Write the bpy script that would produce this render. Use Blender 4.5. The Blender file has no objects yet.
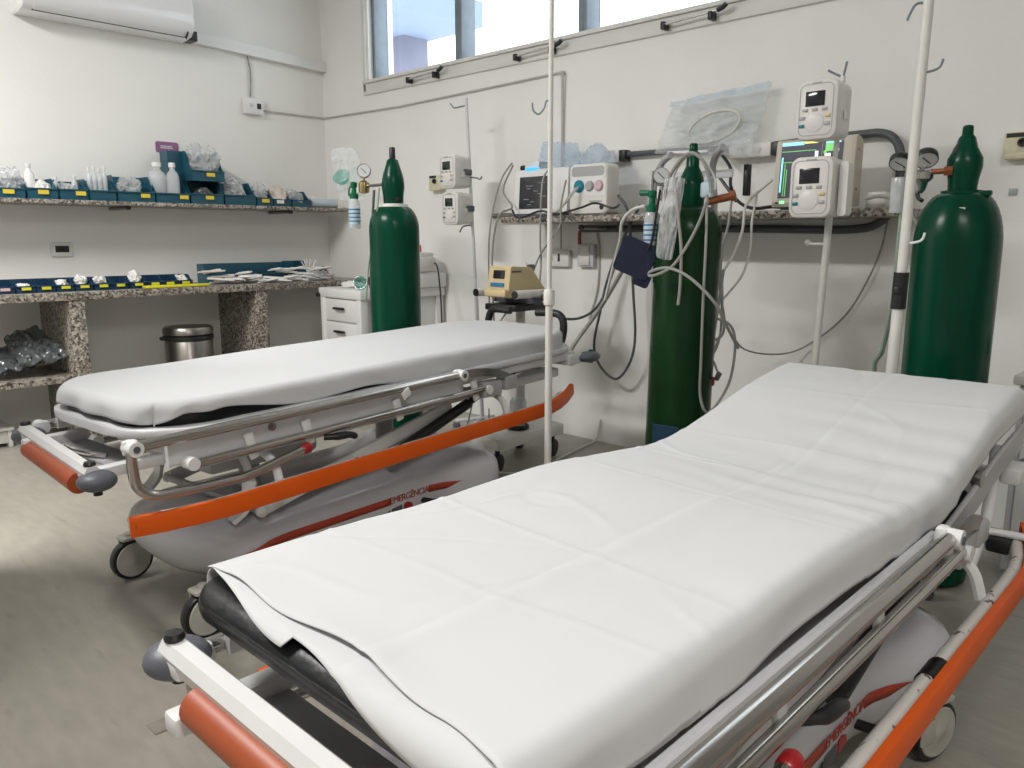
import bpy, bmesh, math, random
from mathutils import Vector, Matrix, noise
PI = math.pi
S = bpy.context.scene
COL = S.collection
random.seed(7)

# ------------------------------------------------------------------ materials
def _nodes(name):
    m = bpy.data.materials.new(name); m.use_nodes = True
    nt = m.node_tree
    for n in list(nt.nodes): nt.nodes.remove(n)
    out = nt.nodes.new('ShaderNodeOutputMaterial')
    return m, nt, out

def mat(name, col, rough=.5, metal=0., var=0., vscale=8., bump=0., bscale=60., coat=0., spec=.5, stretch=None,
        emit=None, estr=0., sheen=0.):
    m, nt, out = _nodes(name)
    b = nt.nodes.new('ShaderNodeBsdfPrincipled')
    b.inputs['Base Color'].default_value = (*col, 1); b.inputs['Roughness'].default_value = rough
    b.inputs['Metallic'].default_value = metal; b.inputs['Specular IOR Level'].default_value = spec
    b.inputs['Coat Weight'].default_value = coat; b.inputs['Coat Roughness'].default_value = .08
    b.inputs['Sheen Weight'].default_value = sheen
    nt.links.new(b.outputs[0], out.inputs[0])
    tc = nt.nodes.new('ShaderNodeTexCoord'); src = tc.outputs['Object']
    if stretch:
        mp = nt.nodes.new('ShaderNodeMapping'); mp.inputs['Scale'].default_value = stretch
        nt.links.new(src, mp.inputs[0]); src = mp.outputs[0]
    if var:
        n = nt.nodes.new('ShaderNodeTexNoise'); n.inputs['Scale'].default_value = vscale; n.inputs['Detail'].default_value = 5
        nt.links.new(src, n.inputs['Vector'])
        r = nt.nodes.new('ShaderNodeValToRGB')
        r.color_ramp.elements[0].position = .3; r.color_ramp.elements[1].position = .7
        r.color_ramp.elements[0].color = (*[max(0, c*(1-var)) for c in col], 1)
        r.color_ramp.elements[1].color = (*[min(1, c*(1+var)) for c in col], 1)
        nt.links.new(n.outputs['Fac'], r.inputs[0]); nt.links.new(r.outputs[0], b.inputs['Base Color'])
    if bump:
        n2 = nt.nodes.new('ShaderNodeTexNoise'); n2.inputs['Scale'].default_value = bscale; n2.inputs['Detail'].default_value = 4
        nt.links.new(src, n2.inputs['Vector'])
        bp = nt.nodes.new('ShaderNodeBump'); bp.inputs['Strength'].default_value = bump; bp.inputs['Distance'].default_value = .01
        nt.links.new(n2.outputs['Fac'], bp.inputs['Height']); nt.links.new(bp.outputs[0], b.inputs['Normal'])
    if emit:
        b.inputs['Emission Color'].default_value = (*emit, 1); b.inputs['Emission Strength'].default_value = estr
    return m

def granite_mat():
    m, nt, out = _nodes('granite')
    b = nt.nodes.new('ShaderNodeBsdfPrincipled'); b.inputs['Roughness'].default_value = .35
    tc = nt.nodes.new('ShaderNodeTexCoord')
    v = nt.nodes.new('ShaderNodeTexVoronoi'); v.inputs['Scale'].default_value = 95
    n = nt.nodes.new('ShaderNodeTexNoise'); n.inputs['Scale'].default_value = 70; n.inputs['Detail'].default_value = 6
    for x in (v, n): nt.links.new(tc.outputs['Object'], x.inputs['Vector'])
    mx = nt.nodes.new('ShaderNodeMix'); mx.data_type = 'FLOAT'; mx.inputs[0].default_value = .5
    sp = nt.nodes.new('ShaderNodeSeparateColor'); nt.links.new(v.outputs['Color'], sp.inputs[0])
    nt.links.new(sp.outputs[0], mx.inputs[2]); nt.links.new(n.outputs['Fac'], mx.inputs[3])
    r = nt.nodes.new('ShaderNodeValToRGB'); e = r.color_ramp.elements
    e[0].position = .25; e[0].color = (.03, .027, .024, 1); e[1].position = .8; e[1].color = (.52, .48, .42, 1)
    a = e.new(.45); a.color = (.19, .165, .14, 1); a = e.new(.6); a.color = (.36, .325, .28, 1)
    nt.links.new(mx.outputs[0], r.inputs[0]); nt.links.new(r.outputs[0], b.inputs['Base Color'])
    nt.links.new(b.outputs[0], out.inputs[0]); return m

def floor_mat():
    m, nt, out = _nodes('vinyl_floor')
    b = nt.nodes.new('ShaderNodeBsdfPrincipled'); b.inputs['Roughness'].default_value = .42
    tc = nt.nodes.new('ShaderNodeTexCoord')
    def nz(scale, det, st=None):
        n = nt.nodes.new('ShaderNodeTexNoise'); n.inputs['Scale'].default_value = scale; n.inputs['Detail'].default_value = det
        s = tc.outputs['Object']
        if st:
            mp = nt.nodes.new('ShaderNodeMapping'); mp.inputs['Scale'].default_value = st; mp.inputs['Rotation'].default_value = (0, 0, .35)
            nt.links.new(s, mp.inputs[0]); s = mp.outputs[0]
        nt.links.new(s, n.inputs['Vector']); return n
    a = nz(2.2, 7); c = nz(9, 8, (1, 3.2, 1)); d = nz(3., 8, (1.2, 7, 1))
    r = nt.nodes.new('ShaderNodeValToRGB'); e = r.color_ramp.elements
    e[0].position = .32; e[0].color = (.29, .275, .235, 1); e[1].position = .68; e[1].color = (.40, .38, .325, 1)
    mx = nt.nodes.new('ShaderNodeMix'); mx.data_type = 'FLOAT'; mx.inputs[0].default_value = .5
    nt.links.new(a.outputs['Fac'], mx.inputs[2]); nt.links.new(c.outputs['Fac'], mx.inputs[3]); nt.links.new(mx.outputs[0], r.inputs[0])
    r2 = nt.nodes.new('ShaderNodeValToRGB'); e = r2.color_ramp.elements
    e[0].position = .27; e[0].color = (.62, .6, .58, 1); e[1].position = .36; e[1].color = (1, 1, 1, 1)
    nt.links.new(d.outputs['Fac'], r2.inputs[0])
    ml = nt.nodes.new('ShaderNodeMix'); ml.data_type = 'RGBA'; ml.blend_type = 'MULTIPLY'; ml.inputs[0].default_value = .55
    nt.links.new(r.outputs[0], ml.inputs[6]); nt.links.new(r2.outputs[0], ml.inputs[7])
    nt.links.new(ml.outputs[2], b.inputs['Base Color']); nt.links.new(b.outputs[0], out.inputs[0]); return m

def plastic_mat(name, col=(.93, .95, .97), opacity=.45, rough=.12, bump=.6, bscale=14.):
    m, nt, out = _nodes(name)
    b = nt.nodes.new('ShaderNodeBsdfPrincipled'); b.inputs['Base Color'].default_value = (*col, 1)
    b.inputs['Roughness'].default_value = rough; b.inputs['Specular IOR Level'].default_value = .8
    t = nt.nodes.new('ShaderNodeBsdfTransparent'); t.inputs[0].default_value = (*[min(1, .25+.75*c) for c in col], 1)
    mx = nt.nodes.new('ShaderNodeMixShader'); mx.inputs[0].default_value = opacity
    nt.links.new(t.outputs[0], mx.inputs[1]); nt.links.new(b.outputs[0], mx.inputs[2]); nt.links.new(mx.outputs[0], out.inputs[0])
    tc = nt.nodes.new('ShaderNodeTexCoord')
    n = nt.nodes.new('ShaderNodeTexNoise'); n.inputs['Scale'].default_value = bscale; n.inputs['Detail'].default_value = 3
    n.inputs['Distortion'].default_value = 1.2
    nt.links.new(tc.outputs['Object'], n.inputs['Vector'])
    bp = nt.nodes.new('ShaderNodeBump'); bp.inputs['Strength'].default_value = bump; bp.inputs['Distance'].default_value = .02
    nt.links.new(n.outputs['Fac'], bp.inputs['Height']); nt.links.new(bp.outputs[0], b.inputs['Normal'])
    return m

def glass_mat():
    m, nt, out = _nodes('window_glass')
    t = nt.nodes.new('ShaderNodeBsdfTransparent'); g = nt.nodes.new('ShaderNodeBsdfGlossy'); g.inputs['Roughness'].default_value = .02
    t.inputs[0].default_value = (.93, .96, .97, 1)
    mx = nt.nodes.new('ShaderNodeMixShader'); mx.inputs[0].default_value = .06
    nt.links.new(t.outputs[0], mx.inputs[1]); nt.links.new(g.outputs[0], mx.inputs[2]); nt.links.new(mx.outputs[0], out.inputs[0]); return m

def chipped_mat():
    m, nt, out = _nodes('chipped_white_paint')
    b = nt.nodes.new('ShaderNodeBsdfPrincipled'); b.inputs['Roughness'].default_value = .4
    tc = nt.nodes.new('ShaderNodeTexCoord'); n = nt.nodes.new('ShaderNodeTexNoise')
    n.inputs['Scale'].default_value = 38; n.inputs['Detail'].default_value = 6; nt.links.new(tc.outputs['Object'], n.inputs['Vector'])
    r = nt.nodes.new('ShaderNodeValToRGB'); e = r.color_ramp.elements
    e[0].position = .33; e[0].color = (.12, .07, .05, 1); e[1].position = .37; e[1].color = (.66, .64, .6, 1)
    nt.links.new(n.outputs['Fac'], r.inputs[0]); nt.links.new(r.outputs[0], b.inputs['Base Color']); nt.links.new(b.outputs[0], out.inputs[0]); return m

def worn_green(name, col, dark):
    m, nt, out = _nodes(name)
    b = nt.nodes.new('ShaderNodeBsdfPrincipled'); b.inputs['Roughness'].default_value = .25; b.inputs['Specular IOR Level'].default_value = .2
    tc = nt.nodes.new('ShaderNodeTexCoord'); mp = nt.nodes.new('ShaderNodeMapping'); mp.inputs['Scale'].default_value = (14, 14, 2.2)
    nt.links.new(tc.outputs['Object'], mp.inputs[0])
    n = nt.nodes.new('ShaderNodeTexNoise'); n.inputs['Scale'].default_value = 1.; n.inputs['Detail'].default_value = 8; n.inputs['Roughness'].default_value = .6
    nt.links.new(mp.outputs[0], n.inputs['Vector'])
    r = nt.nodes.new('ShaderNodeValToRGB'); e = r.color_ramp.elements
    e[0].position = .3; e[0].color = (*dark, 1); e[1].position = .62; e[1].color = (*col, 1)
    a = e.new(.76); a.color = (col[0]*1.6+.004, col[1]*1.25, col[2]*1.3, 1)
    nt.links.new(n.outputs['Fac'], r.inputs[0]); nt.links.new(r.outputs[0], b.inputs['Base Color'])
    nt.links.new(b.outputs[0], out.inputs[0]); return m

M = dict(
    wall=mat('wall_paint', (.87, .865, .84), .75, var=.025, vscale=1.7, bump=.12, bscale=35),
    wall2=mat('tan_wall_paint', (.42, .40, .37), .75, var=.025, vscale=1.7),
    ceil=mat('ceiling_paint', (.74, .735, .72), .8, var=.02, vscale=2),
    floor=floor_mat(), granite=granite_mat(), glass=glass_mat(),
    alu=mat('aluminium', (.20, .235, .27), .45, .25, var=.06, vscale=20),
    trim=mat('trim_paint', (.74, .74, .71), .5, var=.03, vscale=5),
    white=mat('white_plastic', (.80, .80, .80), .35, var=.015, vscale=6),
    whitem=mat('white_powder_coat', (.74, .74, .74), .32, var=.03, vscale=9),
    acw=mat('glossy_white_plastic', (.83, .83, .85), .14, var=.01, vscale=5, coat=.3),
    grey=mat('grey_plastic', (.40, .40, .41), .4, var=.04, vscale=9),
    lgrey=mat('pale_grey_shell', (.60, .60, .64), .2, var=.03, vscale=4, coat=.3),
    deck=mat('pale_grey_paint', (.66, .66, .68), .3, var=.04, vscale=7),
    dgrey=mat('dark_grey_rubber', (.10, .105, .125), .45, var=.1, vscale=12),
    black=mat('black_plastic', (.012, .012, .013), .4, var=.2, vscale=20),
    leather=mat('black_vinyl', (.006, .006, .007), .36, var=.2, vscale=14, bump=.3, bscale=16, spec=.22),
    chrome=mat('polished_steel', (.50, .48, .455), .2, 1., var=.06, vscale=4, stretch=(30, 1, 30)),
    steel=mat('brushed_steel', (.30, .28, .26), .32, 1., var=.1, vscale=3, stretch=(18, 18, 1)),
    orange=mat('orange_paint', (.74, .105, .004), .4, var=.05, vscale=9, spec=.3),
    rust=mat('terracotta_grip', (.36, .07, .018), .45, var=.06, vscale=8),
    stripe=mat('red_decal', (.40, .045, .018), .4, var=.05, vscale=20),
    red=mat('red_plastic', (.35, .01, .015), .3, var=.05, vscale=20),
    sheet=mat('white_cotton', (.585, .59, .60), .9, var=.01, vscale=4, bump=.12, bscale=9, spec=.2, sheen=.1),
    sheet2=mat('white_percale', (.63, .635, .645), .9, var=.01, vscale=4, bump=.05, bscale=7, spec=.2, sheen=.1),
    hub=mat('beige_wheel', (.50, .49, .44), .45, var=.05, vscale=12),
    chip=chipped_mat(),
    green=worn_green('green_cylinder_paint', (.0, .058, .029), (.0, .036, .018)),
    green2=worn_green('dark_green_cylinder_paint', (.008, .042, .012), (.005, .024, .008)),
    greenp=mat('green_plastic', (.0, .13, .06), .35, var=.1, vscale=20),
    tan=mat('tan_plastic', (.58, .53, .44), .4, var=.03, vscale=8),
    cream=mat('cream_plastic', (.74, .72, .69), .4, var=.03, vscale=8),
    beige=mat('yellowed_plastic', (.62, .50, .29), .4, var=.05, vscale=9),
    oldbox=mat('aged_plastic', (.66, .61, .44), .5, var=.1, vscale=30),
    pole=mat('white_enamel', (.72, .71, .67), .35, var=.04, vscale=15),
    bin=mat('blue_bin_plastic', (.012, .078, .120), .38, var=.08, vscale=10),
    bin2=mat('navy_bin_plastic', (.009, .040, .085), .38, var=.08, vscale=10),
    yellow=mat('yellow_card', (.75, .58, .06), .5, var=.04, vscale=30),
    yellow2=mat('bright_yellow_plastic', (.70, .66, .03), .45, var=.05, vscale=20),
    purple=mat('purple_acrylic', (.27, .115, .25), .35, var=.04, vscale=10),
    ink=mat('dark_screen', (.018, .018, .024), .12, var=.05, vscale=10),
    screen=mat('lit_screen_background', (.05, .055, .07), .15, var=.04, vscale=10, emit=(.06, .065, .085), estr=.6),
    s_cyan=mat('screen_cyan', (.1, .5, .6), .3, var=.1, vscale=90, emit=(.35, .85, .95), estr=.9),
    s_green=mat('screen_green', (.1, .5, .1), .3, var=.1, vscale=90, emit=(.25, .75, .2), estr=.6),
    s_yel=mat('screen_yellow', (.6, .6, .1), .3, var=.1, vscale=90, emit=(.95, .9, .15), estr=.9),
    s_white=mat('screen_white', (.7, .8, .8), .3, var=.1, vscale=90, emit=(.8, .92, .95), estr=.9),
    led_blue=mat('blue_alarm_lamp', (.02, .2, .6), .3, var=.1, vscale=30, emit=(.05, .42, 1.), estr=1.2),
    led_green=mat('green_lamp', (.1, .6, .2), .3, var=.1, vscale=30, emit=(.3, 1, .4), estr=1.4),
    navy=mat('navy_nylon', (.003, .009, .034), .7, var=.12, vscale=30, bump=.3, bscale=60),
    brass=mat('brass', (.42, .34, .17), .28, 1., var=.12, vscale=20),
    nickel=mat('nickel', (.62, .61, .6), .22, 1., var=.08, vscale=20),
    copper=mat('copper', (.30, .10, .045), .4, .6, var=.15, vscale=20),
    dial=mat('dial_face', (.62, .64, .64), .35, var=.03, vscale=20),
    teal=mat('teal_knob', (.0, .20, .27), .35, var=.08, vscale=20),
    pink=mat('pink_knob', (.62, .46, .48), .4, var=.05, vscale=20),
    paleblue=mat('pale_blue_paper', (.50, .60, .67), .5, var=.06, vscale=14),
    paper=mat('white_wrapper', (.76, .75, .73), .4, var=.07, vscale=26, bump=.3, bscale=60),
    kraft=mat('beige_wrapper', (.62, .55, .49), .5, var=.08, vscale=26, bump=.3, bscale=60),
    grcable=mat('grey_cable', (.30, .30, .28), .5, var=.05, vscale=20),
    whcable=mat('white_cable', (.62, .62, .58), .45, var=.05, vscale=20),
    conduit=mat('dark_grey_conduit', (.085, .09, .1), .5, var=.1, vscale=20),
    wire=mat('grey_conduit', (.50, .49, .46), .5, var=.06, vscale=20),
    greenhose=mat('pale_green_hose', (.30, .40, .32), .35, var=.06, vscale=20),
    redcable=mat('red_conduit', (.30, .06, .04), .5, var=.06, vscale=20),
    bluelabel=mat('blue_label', (.02, .16, .36), .5, var=.06, vscale=20),
    building=mat('facade_render', (.20, .20, .26), .8, var=.08, vscale=3),
    soffit=mat('soffit_render', (.24, .30, .42), .8, var=.05, vscale=2),
    patch=mat('floor_filler', (.24, .225, .19), .7, var=.2, vscale=18),
    bag=plastic_mat('clear_plastic', (.86, .87, .88), .38, .1, .9, 16.), maskp=plastic_mat('mask_film', (.50, .76, .70), .22, .1, .1, 8.), bagd=plastic_mat('grey_plastic_film', (.10, .11, .115), .88, .12, .9, 7.),
    bagb=plastic_mat('blue_tinted_film', (.76, .84, .92), .26, .12, 1., 12.),
    bagc=plastic_mat('clear_pouch_film', (.92, .94, .95), .24, .09, 1., 12.),
    bottle=plastic_mat('clear_bottle', (.85, .88, .9), .45, .08, .05, 8.),
)

# ------------------------------------------------------------------ mesh builder
class MB:
    def __init__(s): s.bm = bmesh.new(); s.mi = 0
    def _mark(s, faces):
        for f in faces: f.material_index = s.mi
    def box(s, c, d, bev=0., rot=None, seg=2):
        r = bmesh.ops.create_cube(s.bm, size=1.)
        vs = r['verts']
        mt = Matrix.Translation(Vector(c)) @ (rot.to_4x4() if rot else Matrix()) @ Matrix.Diagonal((*d, 1))
        bmesh.ops.transform(s.bm, matrix=mt, verts=vs)
        es = set(); fs = set()
        for v in vs:
            for e in v.link_edges: es.add(e)
            for f in v.link_faces: fs.add(f)
        s._mark(fs)
        if bev:
            r = bmesh.ops.bevel(s.bm, geom=list(es), offset=min(bev, .49*min(d)), segments=seg, affect='EDGES', profile=.5)
            s._mark(r['faces'])
        return s
    def ring_loft(s, rings, cap0=True, cap1=True, closed=True):
        vv = [[s.bm.verts.new(p) for p in r] for r in rings]
        n = len(vv[0]); fs = []
        for a, b in zip(vv, vv[1:]):
            for i in range(n if closed else n-1):
                j = (i+1) % n
                fs.append(s.bm.faces.new((a[i], a[j], b[j], b[i])))
        if cap0: fs.append(s.bm.faces.new(vv[0][::-1]))
        if cap1: fs.append(s.bm.faces.new(vv[-1]))
        s._mark(fs); return s
    def cyl(s, p0, p1, r, r2=None, seg=16, cap=True):
        p0 = Vector(p0); p1 = Vector(p1); r2 = r if r2 is None else r2
        q = (p1-p0).to_track_quat('Z', 'Y')
        rg = [[P + q @ Vector((R*math.cos(2*PI*i/seg), R*math.sin(2*PI*i/seg), 0)) for i in range(seg)] for P, R in ((p0, r), (p1, r2))]
        return s.ring_loft(rg, cap, cap)
    def lathe(s, prof, o=(0, 0, 0), axis=(0, 0, 1), seg=28):
        o = Vector(o); q = Vector(axis).to_track_quat('Z', 'Y')
        rg = [[o + q @ Vector((max(r, .0004)*math.cos(2*PI*i/seg), max(r, .0004)*math.sin(2*PI*i/seg), h)) for i in range(seg)] for r, h in prof]
        return s.ring_loft(rg)
    def tube(s, pts, r, seg=8, smooth=0):
        P = [Vector(p) for p in pts]
        if smooth: P = spline(P, smooth)
        rg = []; up = None
        for i, p in enumerate(P):
            t = (P[min(i+1, len(P)-1)] - P[max(i-1, 0)]).normalized()
            if up is None:
                up = Vector((0, 0, 1)) if abs(t.z) < .9 else Vector((1, 0, 0))
            x = up.cross(t)
            if x.length < 1e-4: x = Vector((1, 0, 0)).cross(t)
            x.normalize(); y = t.cross(x).normalized(); up = y
            rr = r[min(i // max(1, smooth), len(r)-1)] if isinstance(r, (list, tuple)) else r
            rg.append([p + x*rr*math.cos(2*PI*k/seg) + y*rr*math.sin(2*PI*k/seg) for k in range(seg)])
        return s.ring_loft(rg)
    def sweep(s, pts, sec):
        """sec: list of (side, up) offsets; path roughly horizontal, up = +z"""
        P = [Vector(p) for p in pts]; rg = []
        for i, p in enumerate(P):
            t = (P[min(i+1, len(P)-1)] - P[max(i-1, 0)]).normalized()
            sd = t.cross(Vector((0, 0, 1))).normalized(); u = sd.cross(t)
            rg.append([p + sd*a + u*b for a, b in sec])
        return s.ring_loft(rg)
    def ball(s, c, r, sc=(1, 1, 1), rot=None, sub=2, seg=None):
        q = bmesh.ops.create_icosphere(s.bm, subdivisions=sub, radius=r)
        mt = Matrix.Translation(Vector(c)) @ (rot.to_4x4() if rot else Matrix()) @ Matrix.Diagonal((*sc, 1))
        bmesh.ops.transform(s.bm, matrix=mt, verts=q['verts'])
        fs = set(f for v in q['verts'] for f in v.link_faces); s._mark(fs); return s
    def prism(s, outline, a, b, frame):
        """outline 2D (u,v); frame(u,v,w)->3D ; w from a to b"""
        return s.ring_loft([[Vector(frame(u, v, w)) for u, v in outline] for w in (a, b)])
    def grid(s, nu, nv, fn):
        vv = [[s.bm.verts.new(fn(i/nu, j/nv)) for j in range(nv+1)] for i in range(nu+1)]
        fs = [s.bm.faces.new((vv[i][j], vv[i+1][j], vv[i+1][j+1], vv[i][j+1])) for i in range(nu) for j in range(nv)]
        s._mark(fs); return s
    def build(s, name, mats, parent=None, smooth=True, loc=None, rot=None, angle=40):
        bmesh.ops.recalc_face_normals(s.bm, faces=s.bm.faces[:])
        me = bpy.data.meshes.new(name); s.bm.to_mesh(me); s.bm.free()
        for m in (mats if isinstance(mats, (list, tuple)) else [mats]): me.materials.append(M[m] if isinstance(m, str) else m)
        if smooth:
            for p in me.polygons: p.use_smooth = True
            me.set_sharp_from_angle(angle=math.radians(angle))
        o = bpy.data.objects.new(name, me); COL.objects.link(o)
        if parent: o.parent = parent
        if loc: o.location = loc
        if rot: o.rotation_euler = rot
        return o

def spline(P, k=6):
    out = []
    n = len(P)
    for i in range(n-1):
        a, b, c, d = P[max(i-1, 0)], P[i], P[i+1], P[min(i+2, n-1)]
        for j in range(k):
            t = j/k
            out.append(.5*((2*b) + (c-a)*t + (2*a-5*b+4*c-d)*t*t + (3*b-a-3*c+d)*t**3))
    out.append(P[-1]); return out

def rrect(hx, hy, r, n=5, cx=0, cy=0):
    o = []
    for sx, sy, a0 in ((1, 1, 0), (-1, 1, 90), (-1, -1, 180), (1, -1, 270)):
        for i in range(n+1):
            a = math.radians(a0+90*i/n)
            o.append((cx+sx*(hx-r)+r*math.cos(a), cy+sy*(hy-r)+r*math.sin(a)))
    return o

def thing(name, label, cat, loc=(0, 0, 0), rz=0., group=None, rot=None):
    o = bpy.data.objects.new(name, None); COL.objects.link(o); o.location = loc
    o.rotation_euler = rot if rot else (0, 0, rz); o.empty_display_size = .1
    return tag(o, label, cat, group)
def tag(o, label, cat, group=None):
    o['label'] = label; o['category'] = cat
    if group: o['group'] = group
    return o
def struct(o): o['kind'] = 'structure'; return o
def lab(o, text): o['label'] = text; return o
def dup(o, loc, label=None, parent=None, **props):
    c = o.copy(); COL.objects.link(c)
    if parent: c.parent = parent
    if loc is not None: c.location = loc
    if label: c['label'] = label
    for ch in o.children:
        dup(ch, None, None, c)
    return c
def cable(name, label, pts, r, m, cat='cable', group=None, k=6, seg=8):
    return tag(MB().tube(pts, r, seg, k).build(name, m), label, cat, group)

# ------------------------------------------------------------------ the room
W_, L_, H_ = 6.3, 5.6, 2.9
struct(MB().box((W_/2, -L_/2, -.05), (W_+.4, L_+.4, .1)).build('floor', 'floor', smooth=False))
struct(MB().box((W_/2, -L_/2, H_+.05), (W_+.4, L_+.4, .1)).build('ceiling', 'ceil', smooth=False))
struct(MB().box((-.1, -L_/2, H_/2), (.2, L_, H_)).build('wall_left', 'wall', smooth=False))
struct(MB().box((W_+.1, -L_/2, H_/2), (.2, L_, H_)).build('wall_right', 'wall2', smooth=False))
struct(MB().box((W_/2, -L_-.1, H_/2), (W_+.4, .2, H_)).build('wall_front', 'wall2', smooth=False))
WX0, WX1, WZ0, WZ1 = .53, 4.35, 2.03, 2.72
b = MB()
b.box((W_/2, .1, WZ0/2), (W_+.4, .2, WZ0)); b.box((W_/2, .1, (WZ1+H_)/2), (W_+.4, .2, H_-WZ1))
b.box(((WX0-.2)/2, .1, (WZ0+WZ1)/2), (WX0+.2, .2, WZ1-WZ0)); b.box(((WX1+W_+.2)/2, .1, (WZ0+WZ1)/2), (W_+.2-WX1, .2, WZ1-WZ0))
struct(b.build('wall_back', 'wall', smooth=False))
# window bays
xs = [WX0, 1.345, 2.255, 3.28, WX1]
for i in range(4):
    a, c = xs[i], xs[i+1]
    w = MB()
    for x in (a+.014, c-.014): w.box((x, .085, (WZ0+WZ1)/2), (.028, .11, WZ1-WZ0), .004)
    w.box(((a+c)/2, .085, WZ1-.015), (c-a-.056, .11, .03), .004); w.box(((a+c)/2, .06, WZ0+.012), (c-a-.056, .06, .024), .004)
    f = struct(w.build('window_%d' % (i+1), 'alu'))
    MB().box(((a+c)/2, .13, (WZ0+WZ1)/2), (c-a-.056, .004, WZ1-WZ0-.05)).build('pane', 'glass', f, smooth=False)
    struct(f)
struct(MB().box(((WX0+WX1)/2-.02, -.008, 1.99), (WX1-WX0+.05, .016, .066), .003).box(((WX0+WX1)/2-.02, -.014, 2.034), (WX1-WX0+.05, .03, .02), .003).build('trim_1', 'trim'))
struct(MB().box((WX0-.03, -.006, 2.4), (.03, .02, .85), .003).build('trim_2', 'trim'))
# what stands outside the first bay
tag(MB().box((-1.42, 1.9, 2.05), (.28, .3, 4.1), .01).box((-1.79, 1.95, 2.), (.44, .4, 3.9), .01).build('outdoor_column', 'building'),
    'lilac-grey column of the building outside the first window bay', 'column')
tag(MB().box((-1.72, 1.65, 3.03), (2.3, .9, .22), .01).build('outdoor_canopy', 'soffit'),
    'pale blue canopy edge outside above the grey column', 'canopy')

# window latches
def latch(x0, x1, dz, label):
    t = thing('window_latch', label, 'latch', ((x0+x1)/2, -.02, 1.985), group='window latches under the high window')
    h = (x1-x0)/2
    for x in (-h, h*.55): MB().box((x, -.022, -.004), (.02, .045, .034), .004).build('bracket', 'black', t)
    MB().cyl((-h, -.034, .0), (h*.8, -.034, .012), .0055, seg=10).build('rod', 'nickel', t)
    MB().tube([(h*.78, -.036, .012), (h*.95, -.04, .018), (h*1.05, -.04, .03)], .011, 10).build('handle', 'black', t)
    return t
latch(.985, 1.295, 0, 'black window latch with steel rod nearest the room corner')
latch(1.875, 2.19, 0, 'middle black window latch, half hidden by the thin white pole')
latch(2.785, 3.09, 0, 'rightmost black window latch with steel rod under the third bay')

cable('wire_conduit', 'thin grey conduit running round the corner and under the high window',
      [(.012, -.47, 1.862), (.012, -.012, 1.861), (.84, -.01, 1.85), (1.5, -.01, 1.862), (2.172, -.01, 1.875), (2.176, -.01, 1.86)], .0055, 'wire', 'conduit', k=1)
cable('drop_conduit', 'short grey conduit dropping down the wall behind the blue plastic bag',
      [(2.172, -.022, 1.87), (2.168, -.012, 1.6), (2.165, -.012, 1.2)], .007, 'wire', 'conduit', k=1)
b = MB()
b.sweep([(.026, -.925, 2.2325), (.026, -.004, 2.192)], [(-.025, -.033), (.025, -.033), (.025, .033), (-.025, .033)])
t = tag(b.build('cable_trunking', 'white', smooth=False), 'white square cable trunking on the wall beside the air conditioner', 'cable duct')
MB().box((.026, -.9256, 2.2326), (.04, .003, .052)).build('open_end', 'black', t, smooth=False)
cable('trunking_cord', 'thin dark cord hanging from the trunking to the wall outlet', [(.012, -.56, 2.19), (.014, -.545, 2.08), (.012, -.555, 1.93)], .005, 'grcable')

# air conditioner
t = thing('air_conditioner', 'white split air conditioner high on the wall with a shut flap', 'air conditioner', (0, -1.425, 2.187))
def acs(y, k):
    return [(u*k, y, .14+(v-.14)*k if k < 1 else v) for u, v in [(0, .004), (.045, 0), (.10, .002), (.165, .012), (.195, .035), (.208, .075), (.212, .14), (.205, .25), (.18, .272), (0, .272)]]
MB().ring_loft([acs(-.445, .93), acs(-.436, 1), acs(.436, 1), acs(.445, .93)]).build('housing', 'acw', t, angle=40)
MB().prism([(.150, .0075), (.168, .0105), (.198, .0335), (.2115, .074), (.2135, .10), (.209, .10), (.19, .045)], -.385, .40, lambda u, v, w: (u, w, v)).build('flap', 'acw', t)
MB().prism([(.146, .0055), (.1535, .0062), (.155, .012), (.147, .012)], -.39, .405, lambda u, v, w: (u, w, v)).build('slot', 'black', t, smooth=False)
MB().box((.1785, .402, .018), (.045, .003, .03), 0, Matrix.Rotation(-.7, 3, 'Y')).build('slot_end', 'black', t, smooth=False)
MB().box((.06, .472, .035), (.10, .056, .055), .004).build('pipe_opening', 'black', t, smooth=False)

# outlet boxes
def plate(name, label, cat, c, d, normal, m='white'):
    t = thing(name, label, cat, c)
    r = Matrix.Rotation(0, 3, 'Z') if normal == 'x' else Matrix.Rotation(-PI/2, 3, 'Z')
    MB().box(r @ Vector((d[0]/2+.001, 0, 0)), [abs(v) for v in (r @ Vector(d))], .006).build('plate', m, t)
    return t, r
t, r = plate('wall_outlet', 'white outlet box with switch hanging below the trunking', 'outlet', (0, -.545, 1.88), (.045, .125, .1), 'x')
MB().box((.047, .03, .0), (.006, .028, .034), .002).build('switch', 'black', t)
MB().lathe([(.013, 0), (.013, .004), (.009, .005)], (.0455, -.022, .005), (1, 0, 0), 16).build('socket', 'dial', t)
t, r = plate('wall_outlet', 'grey double outlet on the wall between shelf and counter', 'outlet', (0, -1.742, .987), (.012, .112, .078), 'x', 'trim')
MB().box((.013, 0, .003), (.004, .07, .036), .002).build('socket', 'black', t)

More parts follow.
